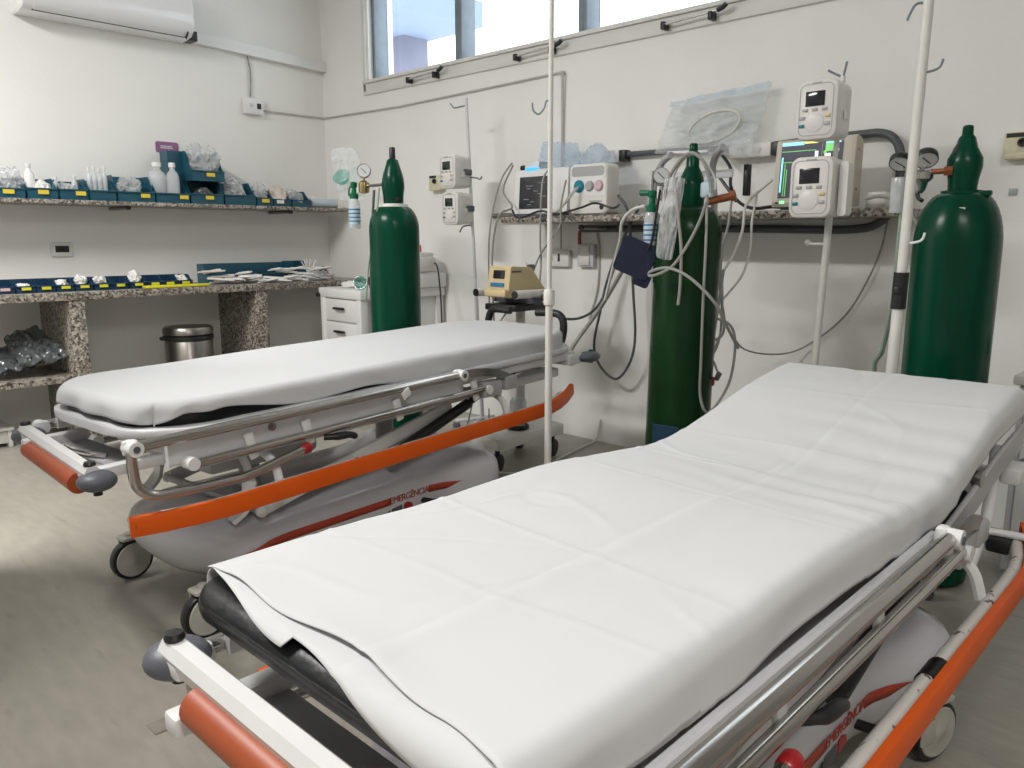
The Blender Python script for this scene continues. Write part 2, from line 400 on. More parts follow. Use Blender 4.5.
# purple sign on the wall
t = thing('shelf_sign', 'small purple sign with two white lines above the tall bottles', 'sign', (.0, -1.11, 1.583))
MB().prism(rrect(.068, .032, .012), .001, .006, lambda u, v, w: (w, u, v)).build('panel', 'purple', t)
b = MB()
x = -.038
for row, (z, n) in enumerate(((.006, 9), (-.004, 10))):
    x = -.04
    for k in range(n):
        wd = random.choice((.004, .006, .008)); b.box((.0068, x+wd/2, z), (.001, wd, .006)); x += wd+.0022
b.lathe([(.004, 0), (.004, .001)], (.0062, .008, -.018), (1, 0, 0), 10)
b.build('printed_lines', 'white', t, smooth=False)

# ------------------------------------------------------------------ left shelf, counter
tag(MB().box((.15, -1.45, 1.236), (.30, 2.84, .022), .003).build('wall_shelf', 'granite'), 'long narrow granite wall shelf carrying the blue bins', 'shelf')
def pin(loc, axis, ln, label):
    t = thing('shelf_support', label, 'shelf support', loc, group='shelf support pins')
    a = Vector(axis)
    MB().cyl(a*.001, a*ln, .010, seg=14).build('pin', 'steel', t)
    MB().cyl(a*ln, a*(ln+.012), .0125, seg=14).build('end_cap', 'black', t)
pin((0, -1.465, 1.2145), (1, 0, 0), .26, 'steel pin with black end under the shelf, nearer the bottles')
pin((0, -.455, 1.2145), (1, 0, 0), .26, 'steel pin with black end under the shelf, nearer the room corner')
t = thing('granite_counter', 'speckled granite counter with two slab legs along the wall', 'counter', (0, -1.8, 0))
MB().box((.25, .221, .7585), (.5, 3.14, .041), .004).build('worktop', 'granite', t)
for y in (-.045, .985): MB().box((.245, y, .369), (.49, .076, .736), .003).build('leg', 'granite', t)
MB().box((.24, -.72, .335), (.48, 1.27, .034), .003).build('lower_shelf', 'granite', t)

# pedal bin
t = thing('trash_can', 'round brushed steel trash can under the granite counter', 'trash can', (.34, -1.215, 0))
MB().lathe([(.128, 0), (.13, .01), (.132, .47), (.128, .475)], seg=40).build('drum', 'steel', t)
MB().lathe([(.1335, .466), (.1395, .472), (.1395, .492), (.1335, .496)], seg=40).build('rim', 'black', t)
MB().lathe([(.131, .497), (.139, .502), (.139, .53), (.13, .543), (.06, .549), (0, .55)], seg=40).build('lid', 'steel', t)
MB().box((0, -.15, .483), (.03, .03, .02), .005).build('hinge', 'black', t)
MB().box((.16, .0, .02), (.06, .05, .012), .004).build('pedal', 'black', t)

# stackable bins, opening towards +x
def bin_mesh(w, d, hb, hf, name, m='bin'):
    """origin at the bottom centre of the front edge; body extends to -x"""
    b = MB(); th = .004
    b.box((-d/2, 0, .004), (d, w-.006, .006))
    b.box((-d+.003, 0, hb/2), (.005, w-.006, hb))
    prof = [(-d, 0), (0, 0), (.004, hf), (-.02, hf+.004), (-.38*d, hb*.96), (-.42*d, hb), (-d, hb)]
    for s in (-1, 1):
        y0 = s*(w/2-.003); b.prism(prof, y0-th/2, y0+th/2, lambda u, v, q: (u, q, v))
    b.box((-.001, 0, hf/2), (.005, w-.008, hf))
    b.box((.004, 0, hf-.004), (.010, w-.004, .008), .002)
    b.box((-.012, 0, .006), (.03, w-.03, .012))
    for s in (-1, 1): b.box((-.21*d, s*(w/2-.002), hb*.42), (.40*d, .007, .012), .002, Matrix.Rotation(.5, 3, 'Y'))
    return b.build(name, m)
def card(parent, w, h, z, x=.0075, y=0., m='yellow'):
    o = MB().box((x, y, z), (.002, w, h)).build('label_card', m, parent, smooth=False)
    k = MB()
    for i in range(3): k.box((x+.0014, y-.3*w+i*.28*w, z), (.0006, .2*w, .22*h))
    return o
SZ = 1.2475
G1 = 'blue bins on the wall shelf'
sb = {}
def shelf_bin(y0, y1, hb, hf, label, card_y=None, cm='yellow', x=.275, z=SZ, d=.2):
    hb *= 1.15
    o = bin_mesh(abs(y1-y0), d, hb, hf, 'storage_bin'); o.location = (x, (y0+y1)/2, z)
    tag(o, label, 'bin', G1)
    if card_y is not None: lab(card(o, .05, .021, hf*.62, .0095, card_y, cm), 'yellow card' if cm == 'yellow' else 'white card')
    return o
shelf_bin(-2.12, -1.966, .095, .05, 'blue bin at the left end of the shelf holding a crumpled bag', 0)
shelf_bin(-1.958, -1.815, .095, .055, 'blue bin holding one white-capped bottle and red-printed packs', .0)
shelf_bin(-1.808, -1.668, .09, .055, 'blue bin with small bottles, left of the four-bottle bin', .03)
shelf_bin(-1.661, -1.526, .1, .055, 'blue bin with no card holding four clear bottles', None)
shelf_bin(-1.518, -1.318, .125, .055, 'wide blue bin of crumpled bags, right of the four clear bottles', .045)
shelf_bin(-1.310, -1.118, .125, .055, 'wide blue bin holding two tall clear bottles below the purple sign', .06)
shelf_bin(-1.110, -.91, .125, .06, 'wide blue bin directly under the stacked upper bin', 0.01)
shelf_bin(-.902, -.70, .12, .06, 'wide blue bin with no card, right of the two stacked bins', None)
shelf_bin(-.692, -.585, .09, .05, 'narrow blue bin with a yellow card and pale sachets', .0)
shelf_bin(-.578, -.455, .085, .045, 'blue bin with a white card heaped with tubing', -.02, 'white')
shelf_bin(-.448, -.31, .09, .045, 'blue bin at the right end of the row with clear tubing', None)
shelf_bin(-1.095, -.895, .15, .06, 'blue bin stacked on top of another, with bags bulging out', .01, z=SZ+.132)
o = bin_mesh(.085, .30, .1, .04, 'storage_bin'); o.rotation_euler = (0, PI/2, PI); o.location = (.15, -1.137, SZ+.004)
tag(o, 'blue bin stood upright on its end behind the tall bottles', 'bin', G1)

def crumple(name, label, cat, c, d, seed, m='bag', amp=.35, freq=5., group=None, sub=4, rz=0.):
    b = MB(); q = bmesh.ops.create_icosphere(b.bm, subdivisions=sub, radius=1.)
    off = Vector((seed*3.1, seed*1.7, seed*.9))
    for v in b.bm.verts:
        n = v.co.normalized()
        k = 1 + 1.1*amp*noise.noise(n*freq*.32+off) + .8*amp*abs(noise.noise(n*freq*.7+off)) + .35*amp*noise.noise(n*freq*1.3+off) - amp*.25
        p = n*k
        v.co = Vector((p.x*d[0]/2, p.y*d[1]/2, max(p.z, -.62)*d[2]/1.62+d[2]*.385))
    o = b.build('wrapped_pack' if name == 'plastic_bag' and m in ('paper', 'kraft') else name, m, angle=25); o.location = c; o.rotation_euler = (0, 0, rz)
    return tag(o, label, cat, group)
GB = 'plastic bags in the shelf bins'
crumple('plastic_bag', 'crumpled clear bag spilling from the leftmost shelf bin', 'bag', (.20, -2.02, SZ+.02), (.14, .13, .13), 1, group=GB)
crumple('plastic_bag', 'white wrapped packs with red print beside the white-capped bottle', 'pack', (.21, -1.87, SZ+.02), (.12, .09, .075), 2, 'paper', .2, group=GB)
crumple('plastic_bag', 'small clear bag in front of the short brown-capped bottles', 'bag', (.22, -1.755, SZ+.02), (.09, .08, .07), 3, group=GB)
crumple('plastic_bag', 'grey clear bag filling the wide bin left of the two tall bottles', 'bag', (.2, -1.43, SZ+.02), (.13, .13, .12), 4, group=GB)
crumple('plastic_bag', 'big bulging clear bag on top of the stacked upper bin', 'bag', (.19, -.99, SZ+.16), (.17, .19, .18), 5, amp=.3, group=GB)
crumple('plastic_bag', 'dark grey pack in the shaded bin under the stacked bin', 'pack', (.2, -1.0, SZ+.02), (.12, .11, .085), 6, 'bagd', .2, group=GB)
crumple('plastic_bag', 'grey frosted bag leaning out of the bin right of the stack', 'bag', (.2, -.80, SZ+.02), (.14, .13, .15), 7, group=GB)
crumple('plastic_bag', 'pale sachets heaped over the narrow bin with a yellow card', 'pack', (.2, -.635, SZ+.02), (.13, .09, .12), 8, group=GB)
crumple('plastic_bag', 'cream tubing pack heaped over the bin with the white card', 'pack', (.2, -.515, SZ+.02), (.14, .13, .10), 9, 'kraft', .3, group=GB)
crumple('plastic_bag', 'loose clear tubing bag draped over the last bin of the row', 'bag', (.22, -.40, SZ+.02), (.13, .13, .085), 10, group=GB)
crumple('plastic_bag', 'crumpled beige wrapping at the corner end of the wall shelf', 'wrapping', (.13, -.20, SZ+.0), (.12, .2, .08), 11, 'paper', .3)
# the tall clear plastic strip on the shelf
def bottle(x, y, h, r, label, cap='white', z=SZ+.012, m='bottle', group=None):
    t = thing('bottle', label, 'bottle', (x, y, z), group=group)
    MB().lathe([(r*.9, 0), (r, .006), (r, h*.62), (r*.85, h*.72), (r*.45, h*.80), (r*.42, h*.88)], seg=20).build('flask', m, t)
    MB().lathe([(r*.5, h*.881), (r*.52, h*.885), (r*.5, h), (r*.45, h)], seg=16).build('cap', cap, t)
bottle(.21, -1.925, .165, .026, 'white-capped bottle standing in the second shelf bin', m='white')
bottle(.22, -1.825+.02, .105, .016, 'slim short bottle at the left of the small-bottle bin')
bottle(.22, -1.715, .115, .016, 'slim short bottle at the right of the small-bottle bin', 'trim')
for i, (y, dx) in enumerate(((-1.63, .0), (-1.603, .0), (-1.576, .0), (-1.549, .0))):
    bottle(.2+dx, y-.003, .165+.008*(i % 2), .0128, 'clear bottle in the bin of four, ' + ('leftmost', 'second from the left', 'third from the left', 'rightmost')[i], 'trim', group='four clear bottles')
bottle(.2, -1.265, .215, .05, 'broad clear jar with narrow neck below the purple sign')
bottle(.235, -1.192, .215, .036, 'clear tall jar beside the upright blue bin')
t = thing('paper_roll', 'pale blue paper roll lying at the end of the wall shelf', 'roll', (.235, -.29, SZ+.029))
MB().lathe([(.028, 0), (.0285, .003), (.0285, .197), (.028, .2), (.008, .2), (.008, .19)], (0, 0, 0), (0, 1, 0), 24).build('roll', 'paleblue', t)
MB().cyl((0, .1995, 0), (0, .2005, 0), .009, seg=14).build('core', 'dgrey', t)

# bins and packets on the counter
CZ = .7795
G2 = 'small blue bins on the counter'
ys = [-2.142, -2.05, -1.96, -1.87, -1.78, -1.687, -1.60, -1.505, -1.417, -1.334, -1.245]
words_ = ['with a pink card at the left end of the counter row', 'second from the left in the counter row', 'third from the left in the counter row',
          'fourth from the left, heaped with packets', 'fifth from the left, topped by pale packets', 'sixth from the left, topped by white packets',
          'seventh from the left and nearly empty', 'fourth from the right, heaped highest with packets', 'third from the right behind the yellow strip',
          'second from the right behind the yellow strip', 'last on the right before the long bin']
proto = bin_mesh(.086, .13, .066, .036, 'supply_bin', 'bin2')
for i, y in enumerate(ys):
    o = proto if i == 0 else dup(proto, None)
    o.location = (.42, y, CZ); tag(o, 'small blue counter bin ' + words_[i], 'bin', G2)
for i, o in enumerate([o for o in bpy.data.objects if o.name.startswith('supply_bin')]):
    lab(card(o, .042, .014, .022, .0095, 0, 'pink' if abs(o.location.y-ys[0]) < .01 else 'yellow2'), 'pink card' if abs(o.location.y-ys[0]) < .01 else 'yellow card')
for i, (k, s) in enumerate(((1, .036), (3, .05), (4, .068), (5, .062), (7, .082), (10, .055))):
    crumple('sachets', ('few pale sachets in the second counter bin', 'white sachets in the fourth counter bin', 'cream sachets rising from the fifth counter bin', 'white sachets rising from the sixth counter bin',
            'tall heap of cream sachets in the fourth bin from the right', 'pale sachets in the last small counter bin')[i], 'sachets', (.36, ys[k], CZ+.012), (.085, .068, s), 20+i, 'paper', .35)
tag(MB().box((.465, -1.315, CZ+.008), (.05, .36, .014), .004).build('yellow_strip', 'yellow2'), 'flat bright yellow plastic strip on the counter edge', 'strip')
tag(bin_mesh(.60, .14, .115, .05, 'long_bin', 'bin'), 'long dark blue bin behind the heap of wrapped packets', 'bin').location = (.26, -.735, CZ)
tag(bin_mesh(.13, .12, .12, .05, 'supply_bin', 'bin'), 'blue bin in the corner behind the fan of white tubes', 'bin', G2).location = (.19, -.36, CZ)
random.seed(11)
for i in range(46):
    y = -1.07+.80*(i+random.random())/46; br = i < 15
    lvl = random.choice((0, 0, 1, 1, 2, 2, 3, 4)); x = random.uniform(.31, .44)
    w = random.uniform(.10, .17); h = random.uniform(.018, .03)
    o = MB().box((0, 0, 0), (w, h, .010), .004, seg=1).box((0, 0, .002), (w*.72, h*.5, .014), .005).build('wrapped_packet', 'kraft' if (br and i % 3 == 0) else 'paper')
    o.location = (min(x, .5-w/2*.7), y, CZ+.012+lvl*.016); o.rotation_euler = (random.uniform(-.3, .3), random.uniform(-.22, .12), random.uniform(.35, 1.25))
    kr = br and i % 3 == 0
    tag(o, 'long beige paper-wrapped packet in the counter heap' if kr else 'white wrapped packet in the heap on the counter', 'packet', 'wrapped packets heaped on the counter')
t = thing('tube_bundle', 'fan of white plastic tubes standing up at the counter end', 'tubes', (.30, -.36, CZ))
for k in range(9):
    a = -.6+k*.15; MB().tube([(0, 0, .03), (.012*math.sin(k*2.), .10*math.sin(a), .05+.085*math.cos(a))], .0045, 8).build('tube', 'white', t)
crumple('plastic_bag', 'shiny clear wrapping at the foot of the fanned white tubes', 'wrapping', (.36, -.33, CZ), (.18, .2, .06), 31, 'bag', .4)
tag(MB().box((.0, 0, .03), (.06, .05, .06), .016).box((.005, -.003, .055), (.045, .04, .05), .014).build('pouch', ['black']), 'dark pouch with red front on the counter by the corner', 'pouch').location = (.15, -.16, CZ)
pc = bpy.data.objects['pouch']; MB().box((.031, 0, .03), (.006, .044, .036), .003).build('red_panel', 'red', pc)
t = thing('low_step', 'low white step on the floor at the left edge', 'step', (.19, -2.40, 0))
MB().box((0, 0, .094), (.31, .5, .016), .004).build('top', 'cream', t)
for y in (-.23, .23): MB().box((0, y, .043), (.29, .02, .086), .003).build('side', 'whitem', t)
MB().box((.13, 0, .05), (.015, .44, .06), .003).build('front_panel', 'cream', t)

# ------------------------------------------------------------------ drawer cart in the corner
t = thing('drawer_cart', 'white medical drawer cart with black handles in the room corner', 'cart', (1.215, -.615, .018), math.radians(-3))
b = MB()
b.box((-.22, .295, .395), (.40, .55, .60), .004)
b.build('body', 'whitem', t)
for x, y in ((-.415, .025), (-.025, .025), (-.415, .565), (-.025, .565)): MB().box((x, y, .385), (.05, .05, .62), .006).build('corner_post', 'whitem', t)
MB().box((-.22, .295, .715), (.46, .60, .055), .008).build('top_tray', 'whitem', t)
MB().box((-.18, .47, .785), (.42, .24, .085), .008).build('rear_box', 'whitem', t)
zz = .685
for h in (.135, .135, .16, .18):
    d = MB().box((-.22, .016, zz-h/2), (.345, .022, h-.008), .004).build('drawer', 'whitem', t)
    MB().box((-.22, -.012, zz-h/2+.012), (.10, .022, .014), .005).build('handle', 'black', d)
    zz -= h
MB().lathe([(.012, 0), (.012, .02)], (-.44, -.002, .70), (0, -1, 0), 14).build('knob', 'black', t)
for x, y in ((-.39, .05), (-.05, .05), (-.39, .54), (-.05, .54)):
    MB().lathe([(.034, -.012), (.037, -.008), (.037, .008), (.034, .012)], (x, y, .0195), (1, 0, 0), 20).build('caster', 'dgrey', t)
def on_cart(x, y, z): return Vector((1.215, -.615, .018)) + Matrix.Rotation(math.radians(-3), 3, 'Z') @ Vector((x, y, z))
crumple('plastic_bag', 'small white packs on top of the drawer cart', 'pack', on_cart(-.27, .12, .7455), (.18, .12, .035), 51, 'paper', .3)
crumple('dark_pouch', 'black and green pouch on the drawer cart beside the cylinder', 'pouch', on_cart(-.12, .22, .7455), (.12, .16, .09), 52, 'black', .25)
o = MB().lathe([(.0, 0), (.025, .006), (.036, .03), (.04, .055), (.037, .055), (.033, .03), (.022, .012), (0, .008)], seg=20).build('breathing_mask', 'maskp')
o.location = on_cart(-.06, .06, .7455+.022); o.rotation_euler = (1.2, 0, .6); tag(o, 'pale green breathing mask lying on the cart top', 'mask')
t = thing('nebulizer', 'cream nebulizer with orange cap standing on the drawer cart', 'nebulizer', on_cart(-.03, .45, .8285))
MB().box((0, 0, .05), (.13, .15, .09), .02).build('body', 'cream', t)
MB().box((.0, .01, .105), (.09, .11, .03), .012).build('shoulder', 'cream', t)
MB().lathe([(.026, 0), (.027, .03), (.024, .05), (.0, .053)], (-.012, -.02, .112), seg=16).build('cap', 'orange', t)
MB().tube([(.02, -.06, .118), (-.02, -.09, .10), (-.03, -.095, .03), (.01, -.10, .006)], .007, 8, 5).build('hose', 'whcable', t)
cable('nebulizer_cable', 'black power cord hanging from the cream nebulizer to the floor', [on_cart(.005, .5, .875), on_cart(.05, .50, .88), on_cart(.10, .48, .80), on_cart(.17, .44, .6), on_cart(.19, .42, .3), on_cart(.2, .4, .006)], .005, 'black')

# ------------------------------------------------------------------ gas cylinders
def gas_cylinder(loc, label, m, tilt=(0, 0), r=.115, hs=1.09, top=.125):
    t = thing('gas_cylinder', label, 'gas cylinder', loc, rot=(tilt[0], tilt[1], 0), group='green gas cylinders')
    pr = [(r*.82, .002), (r*.97, .012), (r, .04), (r, hs)]
    for i in range(1, 9):
        a = PI/2*i/8; pr.append((.05+(r-.05)*math.cos(a), hs+top*math.sin(a)*.88))
    MB().lathe(pr, seg=44).build('body', m, t)
    z = hs+top*.86
    return t, z
# left one
t, z = gas_cylinder((1.93, -.922, 0), 'green gas cylinder standing in the corner behind the far gurney', 'green', hs=1.085)
MB().lathe([(.068, z-.022), (.072, z-.012), (.066, z+.010), (.052, z+.012)], seg=30).build('neck_label', 'cream', t)
b = MB().lathe([(.045, z+.012), (.047, z+.05), (.052, z+.085), (.05, z+.12), (.044, z+.145), (.034, z+.175), (.025, z+.205), (.016, z+.212)], seg=26)
b.build('valve_guard', 'green', t)
MB().lathe([(.014, z+.212), (.014, z+.255), (.011, z+.262)], seg=16).build('valve_spindle', 'black', t)
MB().cyl((.04, -.02, z+.03), (.068, -.035, z+.03), .009, seg=12).build('plug', 'black', t)
MB().box((.075, -.0835, .99), (.035, .002, .05), .0, Matrix.Rotation(.73, 3, 'Z')).build('worn_label', 'rust', t, smooth=False)
# middle one
t, z = gas_cylinder((3.322, -.69, 0), 'dark green gas cylinder in a trolley, hung with hoses and cables', 'green2', tilt=(.0, .022), hs=1.055, r=.118)
b = MB().lathe([(.046, z-.01), (.048, z+.015), (.049, z+.075), (.047, z+.085), (.027, z+.13), (.023, z+.138), (.022, z+.185), (.017, z+.19)], seg=28)
b.build('valve_guard', 'green', t)
MB().lathe([(.0155, z+.19), (.0155, z+.212), (.012, z+.217)], seg=18).build('valve_spindle', 'green', t)
for k in range(9):
    a = -1.2-.25*k*.9; MB().box((.118*math.cos(a)*.86, .118*math.sin(a)*.86, 1.095+.012*(k % 3)), (.02+.008*(k % 2), .003, .012), 0, Matrix.Rotation(a+PI/2+.3, 3, 'Z')).build('paint_scuff', 'cream', t, smooth=False) if k % 2 == 0 else None
MB().box((.0234, -.1185, .325), (.10, .004, .10), .001, Matrix.Rotation(.2, 3, 'Z')).build('blue_label', 'bin2', t, smooth=False)
# right one
t, z = gas_cylinder((4.212, -.631, 0), 'large green gas cylinder at the right with two gauges beside its neck', 'green', hs=1.022, r=.117, top=.178)
MB().lathe([(.045, z-.010), (.056, z-.008), (.056, z+.009), (.042, z+.012)], seg=28).box((.062, -.018, z), (.040, .020, .015), .004).build('neck_ring', 'green', t)
b = MB()
rings = []
for zz, rx in ((.010, .038), (.04, .040), (.075, .047), (.10, .046), (.13, .030), (.158, .022), (.165, .016)):
    rings.append([(rx*math.cos(2*PI*i/26), rx*.92*math.sin(2*PI*i/26), z+zz) for i in range(26)])
b.ring_loft(rings); b.build('valve_guard', 'green', t)
MB().lathe([(.013, z+.162), (.015, z+.166), (.014, z+.188), (.010, z+.192)], seg=16).build('valve_spindle', 'green', t)
MB().ball((-.0215, -.0195, z+.126), 1., (.006, .011, .021), Matrix.Rotation(.75, 3, 'Z') @ Matrix.Rotation(.4, 3, 'Y')).build('guard_opening', 'black', t)
MB().box((.012, -.089, 1.128), (.05, .003, .016), .001, Matrix.Rotation(.6, 3, 'X')).build('paper_label', 'cream', t)

def gauge(c, r, ax, parent, m='nickel', name='gauge'):
    g = MB().lathe([(r*.9, -.022), (r, -.018), (r, .0), (r*.93, .003), (r*.9, -.0015)], c, ax, 24).build(name, m, parent)
    A = Vector(ax).normalized(); MB().cyl(Vector(c)-A*.001, Vector(c)+A*.0006, r*.9, seg=24).build('dial', 'dial', g, smooth=False)
    q = A.to_track_quat('Z', 'Y')
    nb = MB(); nb.box((0, 0, 0), (r*.09, r*1.1, .001)); 
    n = nb.build('needle', 'black', g, smooth=False); n.location = Vector(c)+A*.0016; n.rotation_mode = 'QUATERNION'; n.rotation_quaternion = q @ Matrix.Rotation(.8, 3, 'Z').to_quaternion()
    return g
def humidifier(parent, x, y, z, h=.135, m='bottle'):
    f = MB().lathe([(.024, -h), (.027, -h+.006), (.027, -.02), (.02, 0)], (x, y, z), seg=18).build('humidifier_bottle', m, parent)
    MB().lathe([(.0275, -h*.85), (.0278, -h*.85), (.0278, -h*.3), (.0275, -h*.3)], (x, y, z), seg=18).build('scale_label', 'paleblue', f)
    k = MB()
    for i in range(4): k.lathe([(.0279, 0), (.0281, .001), (.0281, .005), (.0279, .006)], (x, y, z-h*.38-i*.018), seg=18)
    k.build('scale_marks', 'bluelabel', f)
    MB().lathe([(.021, 0), (.022, .02), (.012, .03), (.011, .05), (.016, .056), (.016, .075), (.006, .08)], (x, y, z), seg=16).build('bottle_cap', 'greenp', parent)
VC = Vector((.72, -.69, 0))
# left regulator: hangs at the left of the corner cylinder
t = thing('oxygen_regulator', 'brass regulator with one gauge and humidifier by the corner cylinder', 'regulator', (1.719, -0.93, 1.288))
MB().lathe([(.012, -.03), (.024, -.025), (.027, .0), (.025, .02), (.014, .028)], seg=22).build('body', 'brass', t)
MB().cyl((0, 0, .026), (0, 0, .045), .006, seg=10).build('gauge_stem', 'brass', t)
gauge((0, 0, .075), .033, (.70, -.70, .12), t, 'steel')
MB().tube([(.02, 0, .004), (.10, -.0, .004), (.19, -.004, .006)], .007, 8).build('inlet_pipe', 'steel', t)
humidifier(t, -.035, -.035, -.055, .14)
MB().tube([(-.03, -.03, .005), (-.075, -.03, -.0), (-.085, -.03, -.04)], .004, 8, 4).build('outlet_tube', 'greenp', t)
cable('regulator_hose', 'thin blue-grey hose hanging beside the corner cylinder', [(1.877, -0.99, 1.265), (1.866, -1, 1.086), (1.841, -1, 0.7635), (1.86, -1, 0.3842)], .006, 'conduit', 'hose')
cable('regulator_tube', 'clear thin tube looping below the corner regulator', [(1.928, -1, 1.272), (1.921, -1.01, 1.166), (1.892, -1.01, 1.041), (1.835, -1, 0.9399), (1.801, -1, 0.7614)], .004, 'greenhose', 'hose')

def pouch(name, label, cat, pts, off, depth, m, seed, seal=None, nu=18, nv=22, parent=None, wr=.010, rnd=.25):
    """a sealed film bag: four 3D corners tl,tr,br,bl; off = outward direction; bulges by depth"""
    tl, tr, br, bl = [Vector(p) for p in pts]; n = Vector(off).normalized()
    b = MB()
    for sgn in (1, -.45):
        def fn(u, v):
            a_, b_ = 2*u-1, 2*v-1
            u, v = .5+.5*a_*math.sqrt(1-rnd*b_*b_*.5), .5+.5*b_*math.sqrt(1-rnd*a_*a_*.5)
            p = (tl*(1-u)+tr*u)*(1-v) + (bl*(1-u)+br*u)*v
            e = (max(0, math.sin(PI*u))**.6)*(max(0, math.sin(PI*v))**.6)
            q = Vector((u*5+seed, v*6, seed*2+sgn))
            return p + n*(sgn*depth*e + wr*noise.noise(q*1.3)*(1.2-.5*e) + wr*.7*noise.noise(q*3.1) - wr*1.3*abs(noise.noise(q*2.1+Vector((3, 1, 7))))) + Vector((0, 0, wr*.5*noise.noise(Vector((u*4, seed, 0)))))
        b.grid(nu, nv, fn)
    o = b.build(name, m, parent, angle=60)
    if seal:
        c = MB()
        def fs(u, v):
            p = tl*(1-u)+tr*u; dn = (bl-tl)*(1-u)+(br-tr)*u
            return p + dn*seal*v + n*(wr*1.1*noise.noise(Vector((u*5+seed, 0, seed*2+1))*1.3)+.002)
        c.grid(24, 2, fs).build('sealed_edge', 'bagb', o)
    return tag(o, label, cat) if not parent else o
pouch('mask_bag', 'clear bag with an oxygen mask hanging beside the corner regulator', 'bag',
      ((1.335, -0.86, 1.505), (1.567, -0.86, 1.493), (1.668, -0.86, 1.241), (1.395, -0.86, 1.221)), (.7, -.7, 0), .045, 'bagc', 3, wr=.026, rnd=.5)
o = MB().lathe([(.012, 0), (.03, .012), (.045, .045), (.043, .045), (.028, .016), (.01, .004)], seg=20).build('oxygen_mask', 'maskp'); o.location = (1.485, -0.875, 1.325)
o.rotation_euler = (.9, .3, .2); tag(o, 'pale green oxygen mask inside the clear hanging bag', 'mask')

# trolley round the middle cylinder
t = thing('cylinder_trolley', 'grey steel trolley with bent handles round the dark green cylinder', 'trolley', (3.29, -.56, 0))
T0 = Vector((3.29, -.56, 0))
for pth in (((3.155, -0.57, 0.3239), (3.134, -0.58, 0.8088), (3.116, -0.58, 1.138), (3.132, -0.59, 1.269), (3.17, -0.61, 1.329), (3.234, -0.65, 1.351)),
            ((3.399, -0.585, 0.3653), (3.388, -0.585, 0.8226), (3.383, -0.585, 1.169), (3.378, -0.6, 1.285), (3.402, -0.62, 1.338), (3.451, -0.66, 1.362))):
    P_ = [Vector(p)-T0 for p in pth]; P_[0].z = .05
    MB().tube(P_, .0125, 12, 5).build('upright', 'grey', t)
MB().tube([Vector((3.208, -0.63, 1.361))-T0, Vector((3.37, -0.62, 1.354))-T0], .007, 10).build('crossbar', 'deck', t)
MB().box((-.01, .055, 1.285), (.26, .012, .03), .004).build('back_plate', 'deck', t)
MB().box((-.01, .05, .04), (.34, .03, .05), .004).build('axle_bar', 'deck', t)
for x in (-.20, .185): MB().lathe([(.06, -.015), (.07, -.01), (.07, .01), (.06, .015)], (x, .05, .07), (1, 0, 0), 22).build('wheel', 'dgrey', t)
MB().box((.19, .03, 1.255), (.018, .03, .11), .003).build('latch_block', 'black', t)
# regulator of the middle cylinder
t = thing('oxygen_regulator', 'regulator with white gauge left of the dark green cylinder', 'regulator', (3.259, -0.74, 1.213))
MB().lathe([(.013, -.03), (.022, -.025), (.022, .02), (.013, .026)], seg=20).build('body', 'nickel', t)
gauge((.0, -.01, .058), .03, (.55, -.83, .05), t, 'steel')
MB().tube([(.01, .0, .0), (.05, .02, .0), (.07, .03, 0)], .009, 8).build('inlet_pipe', 'nickel', t)
humidifier(t, -.035, -.01, -.07, .13)
MB().tube([(-.03, -.01, -.002), (-.085, -.01, .0)], .011, 12).build('flow_knob', 'greenp', t)
MB().cyl((-.04, -.012, -.02), (-.032, -.012, .075), .009, seg=12).build('flow_tube', 'nickel', t)
pouch('wrapped_kit', 'crumpled clear bag hanging against the dark green cylinder', 'bag',
      ((3.325, -0.83, 1.258), (3.412, -0.83, 1.257), (3.382, -0.85, 0.9682), (3.312, -0.85, 0.9807)), (.4, -.9, 0), .022, 'bag', 9, wr=.012)
cable('arched_hose', 'grey hose arching over the cap of the dark green cylinder', [(3.302, -0.79, 1.182), (3.316, -0.79, 1.25), (3.354, -0.79, 1.306), (3.4, -0.79, 1.336), (3.448, -0.79, 1.31), (3.471, -0.78, 1.25), (3.481, -0.78, 1.203)], .006, 'grcable', 'hose')
cable('arched_hose', 'thinner clear tube arching behind the grey hose over the cap', [(3.313, -0.78, 1.165), (3.333, -0.78, 1.264), (3.379, -0.78, 1.325), (3.433, -0.78, 1.321), (3.484, -0.77, 1.256), (3.49, -0.77, 1.21)], .0035, 'whcable', 'hose')
tag(MB().box((0, 0, 0), (.048, .035, .055), .010).box((0, 0, .035), (.03, .022, .02), .006).build('hose_connector', 'paleblue'), 'pale blue square connector right of the dark green cylinder cap', 'connector').location = (3.458, -0.76, 1.212)
tag(MB().cyl((-.03, 0, -.008), (.045, .03, .008), .014, seg=14).cyl((.045, .03, .008), (.06, .035, .012), .02, seg=6).build('pipe_connector', 'copper'), 'copper-coloured connector just below the pale blue one', 'connector').location = (3.48, -0.755, 1.181)
# blood pressure cuff
t = thing('pressure_cuff', 'navy blue pressure cuff hanging left of the dark green cylinder', 'cuff', (3.182, -0.78, 0.9773))
vx = Vector((.86, .5, 0)); vz = Vector((0, 0, 1)); vn = Vector((.5, -.86, 0))
def cf(u, v, w): return vx*u + vz*v + vn*(w+.012*math.cos(u*16))
b = MB(); a = math.radians(-22)
o2 = [(math.cos(a)*u-math.sin(a)*v, math.sin(a)*u+math.cos(a)*v) for u, v in rrect(.068, .066, .018)]
b.prism(o2, -.018, .018, cf).build('wrap', 'navy', t)
b = MB(); a = math.radians(-22)
o2 = [(math.cos(a)*u-math.sin(a)*v+.028, math.sin(a)*u+math.cos(a)*v-.07) for u, v in rrect(.03, .035, .012)]
b.prism(o2, -.012, .014, cf).build('inner_flap', 'navy', t)
b = MB(); o2 = [(u*1+.072, v-.03) for u, v in rrect(.008, .06, .005)]
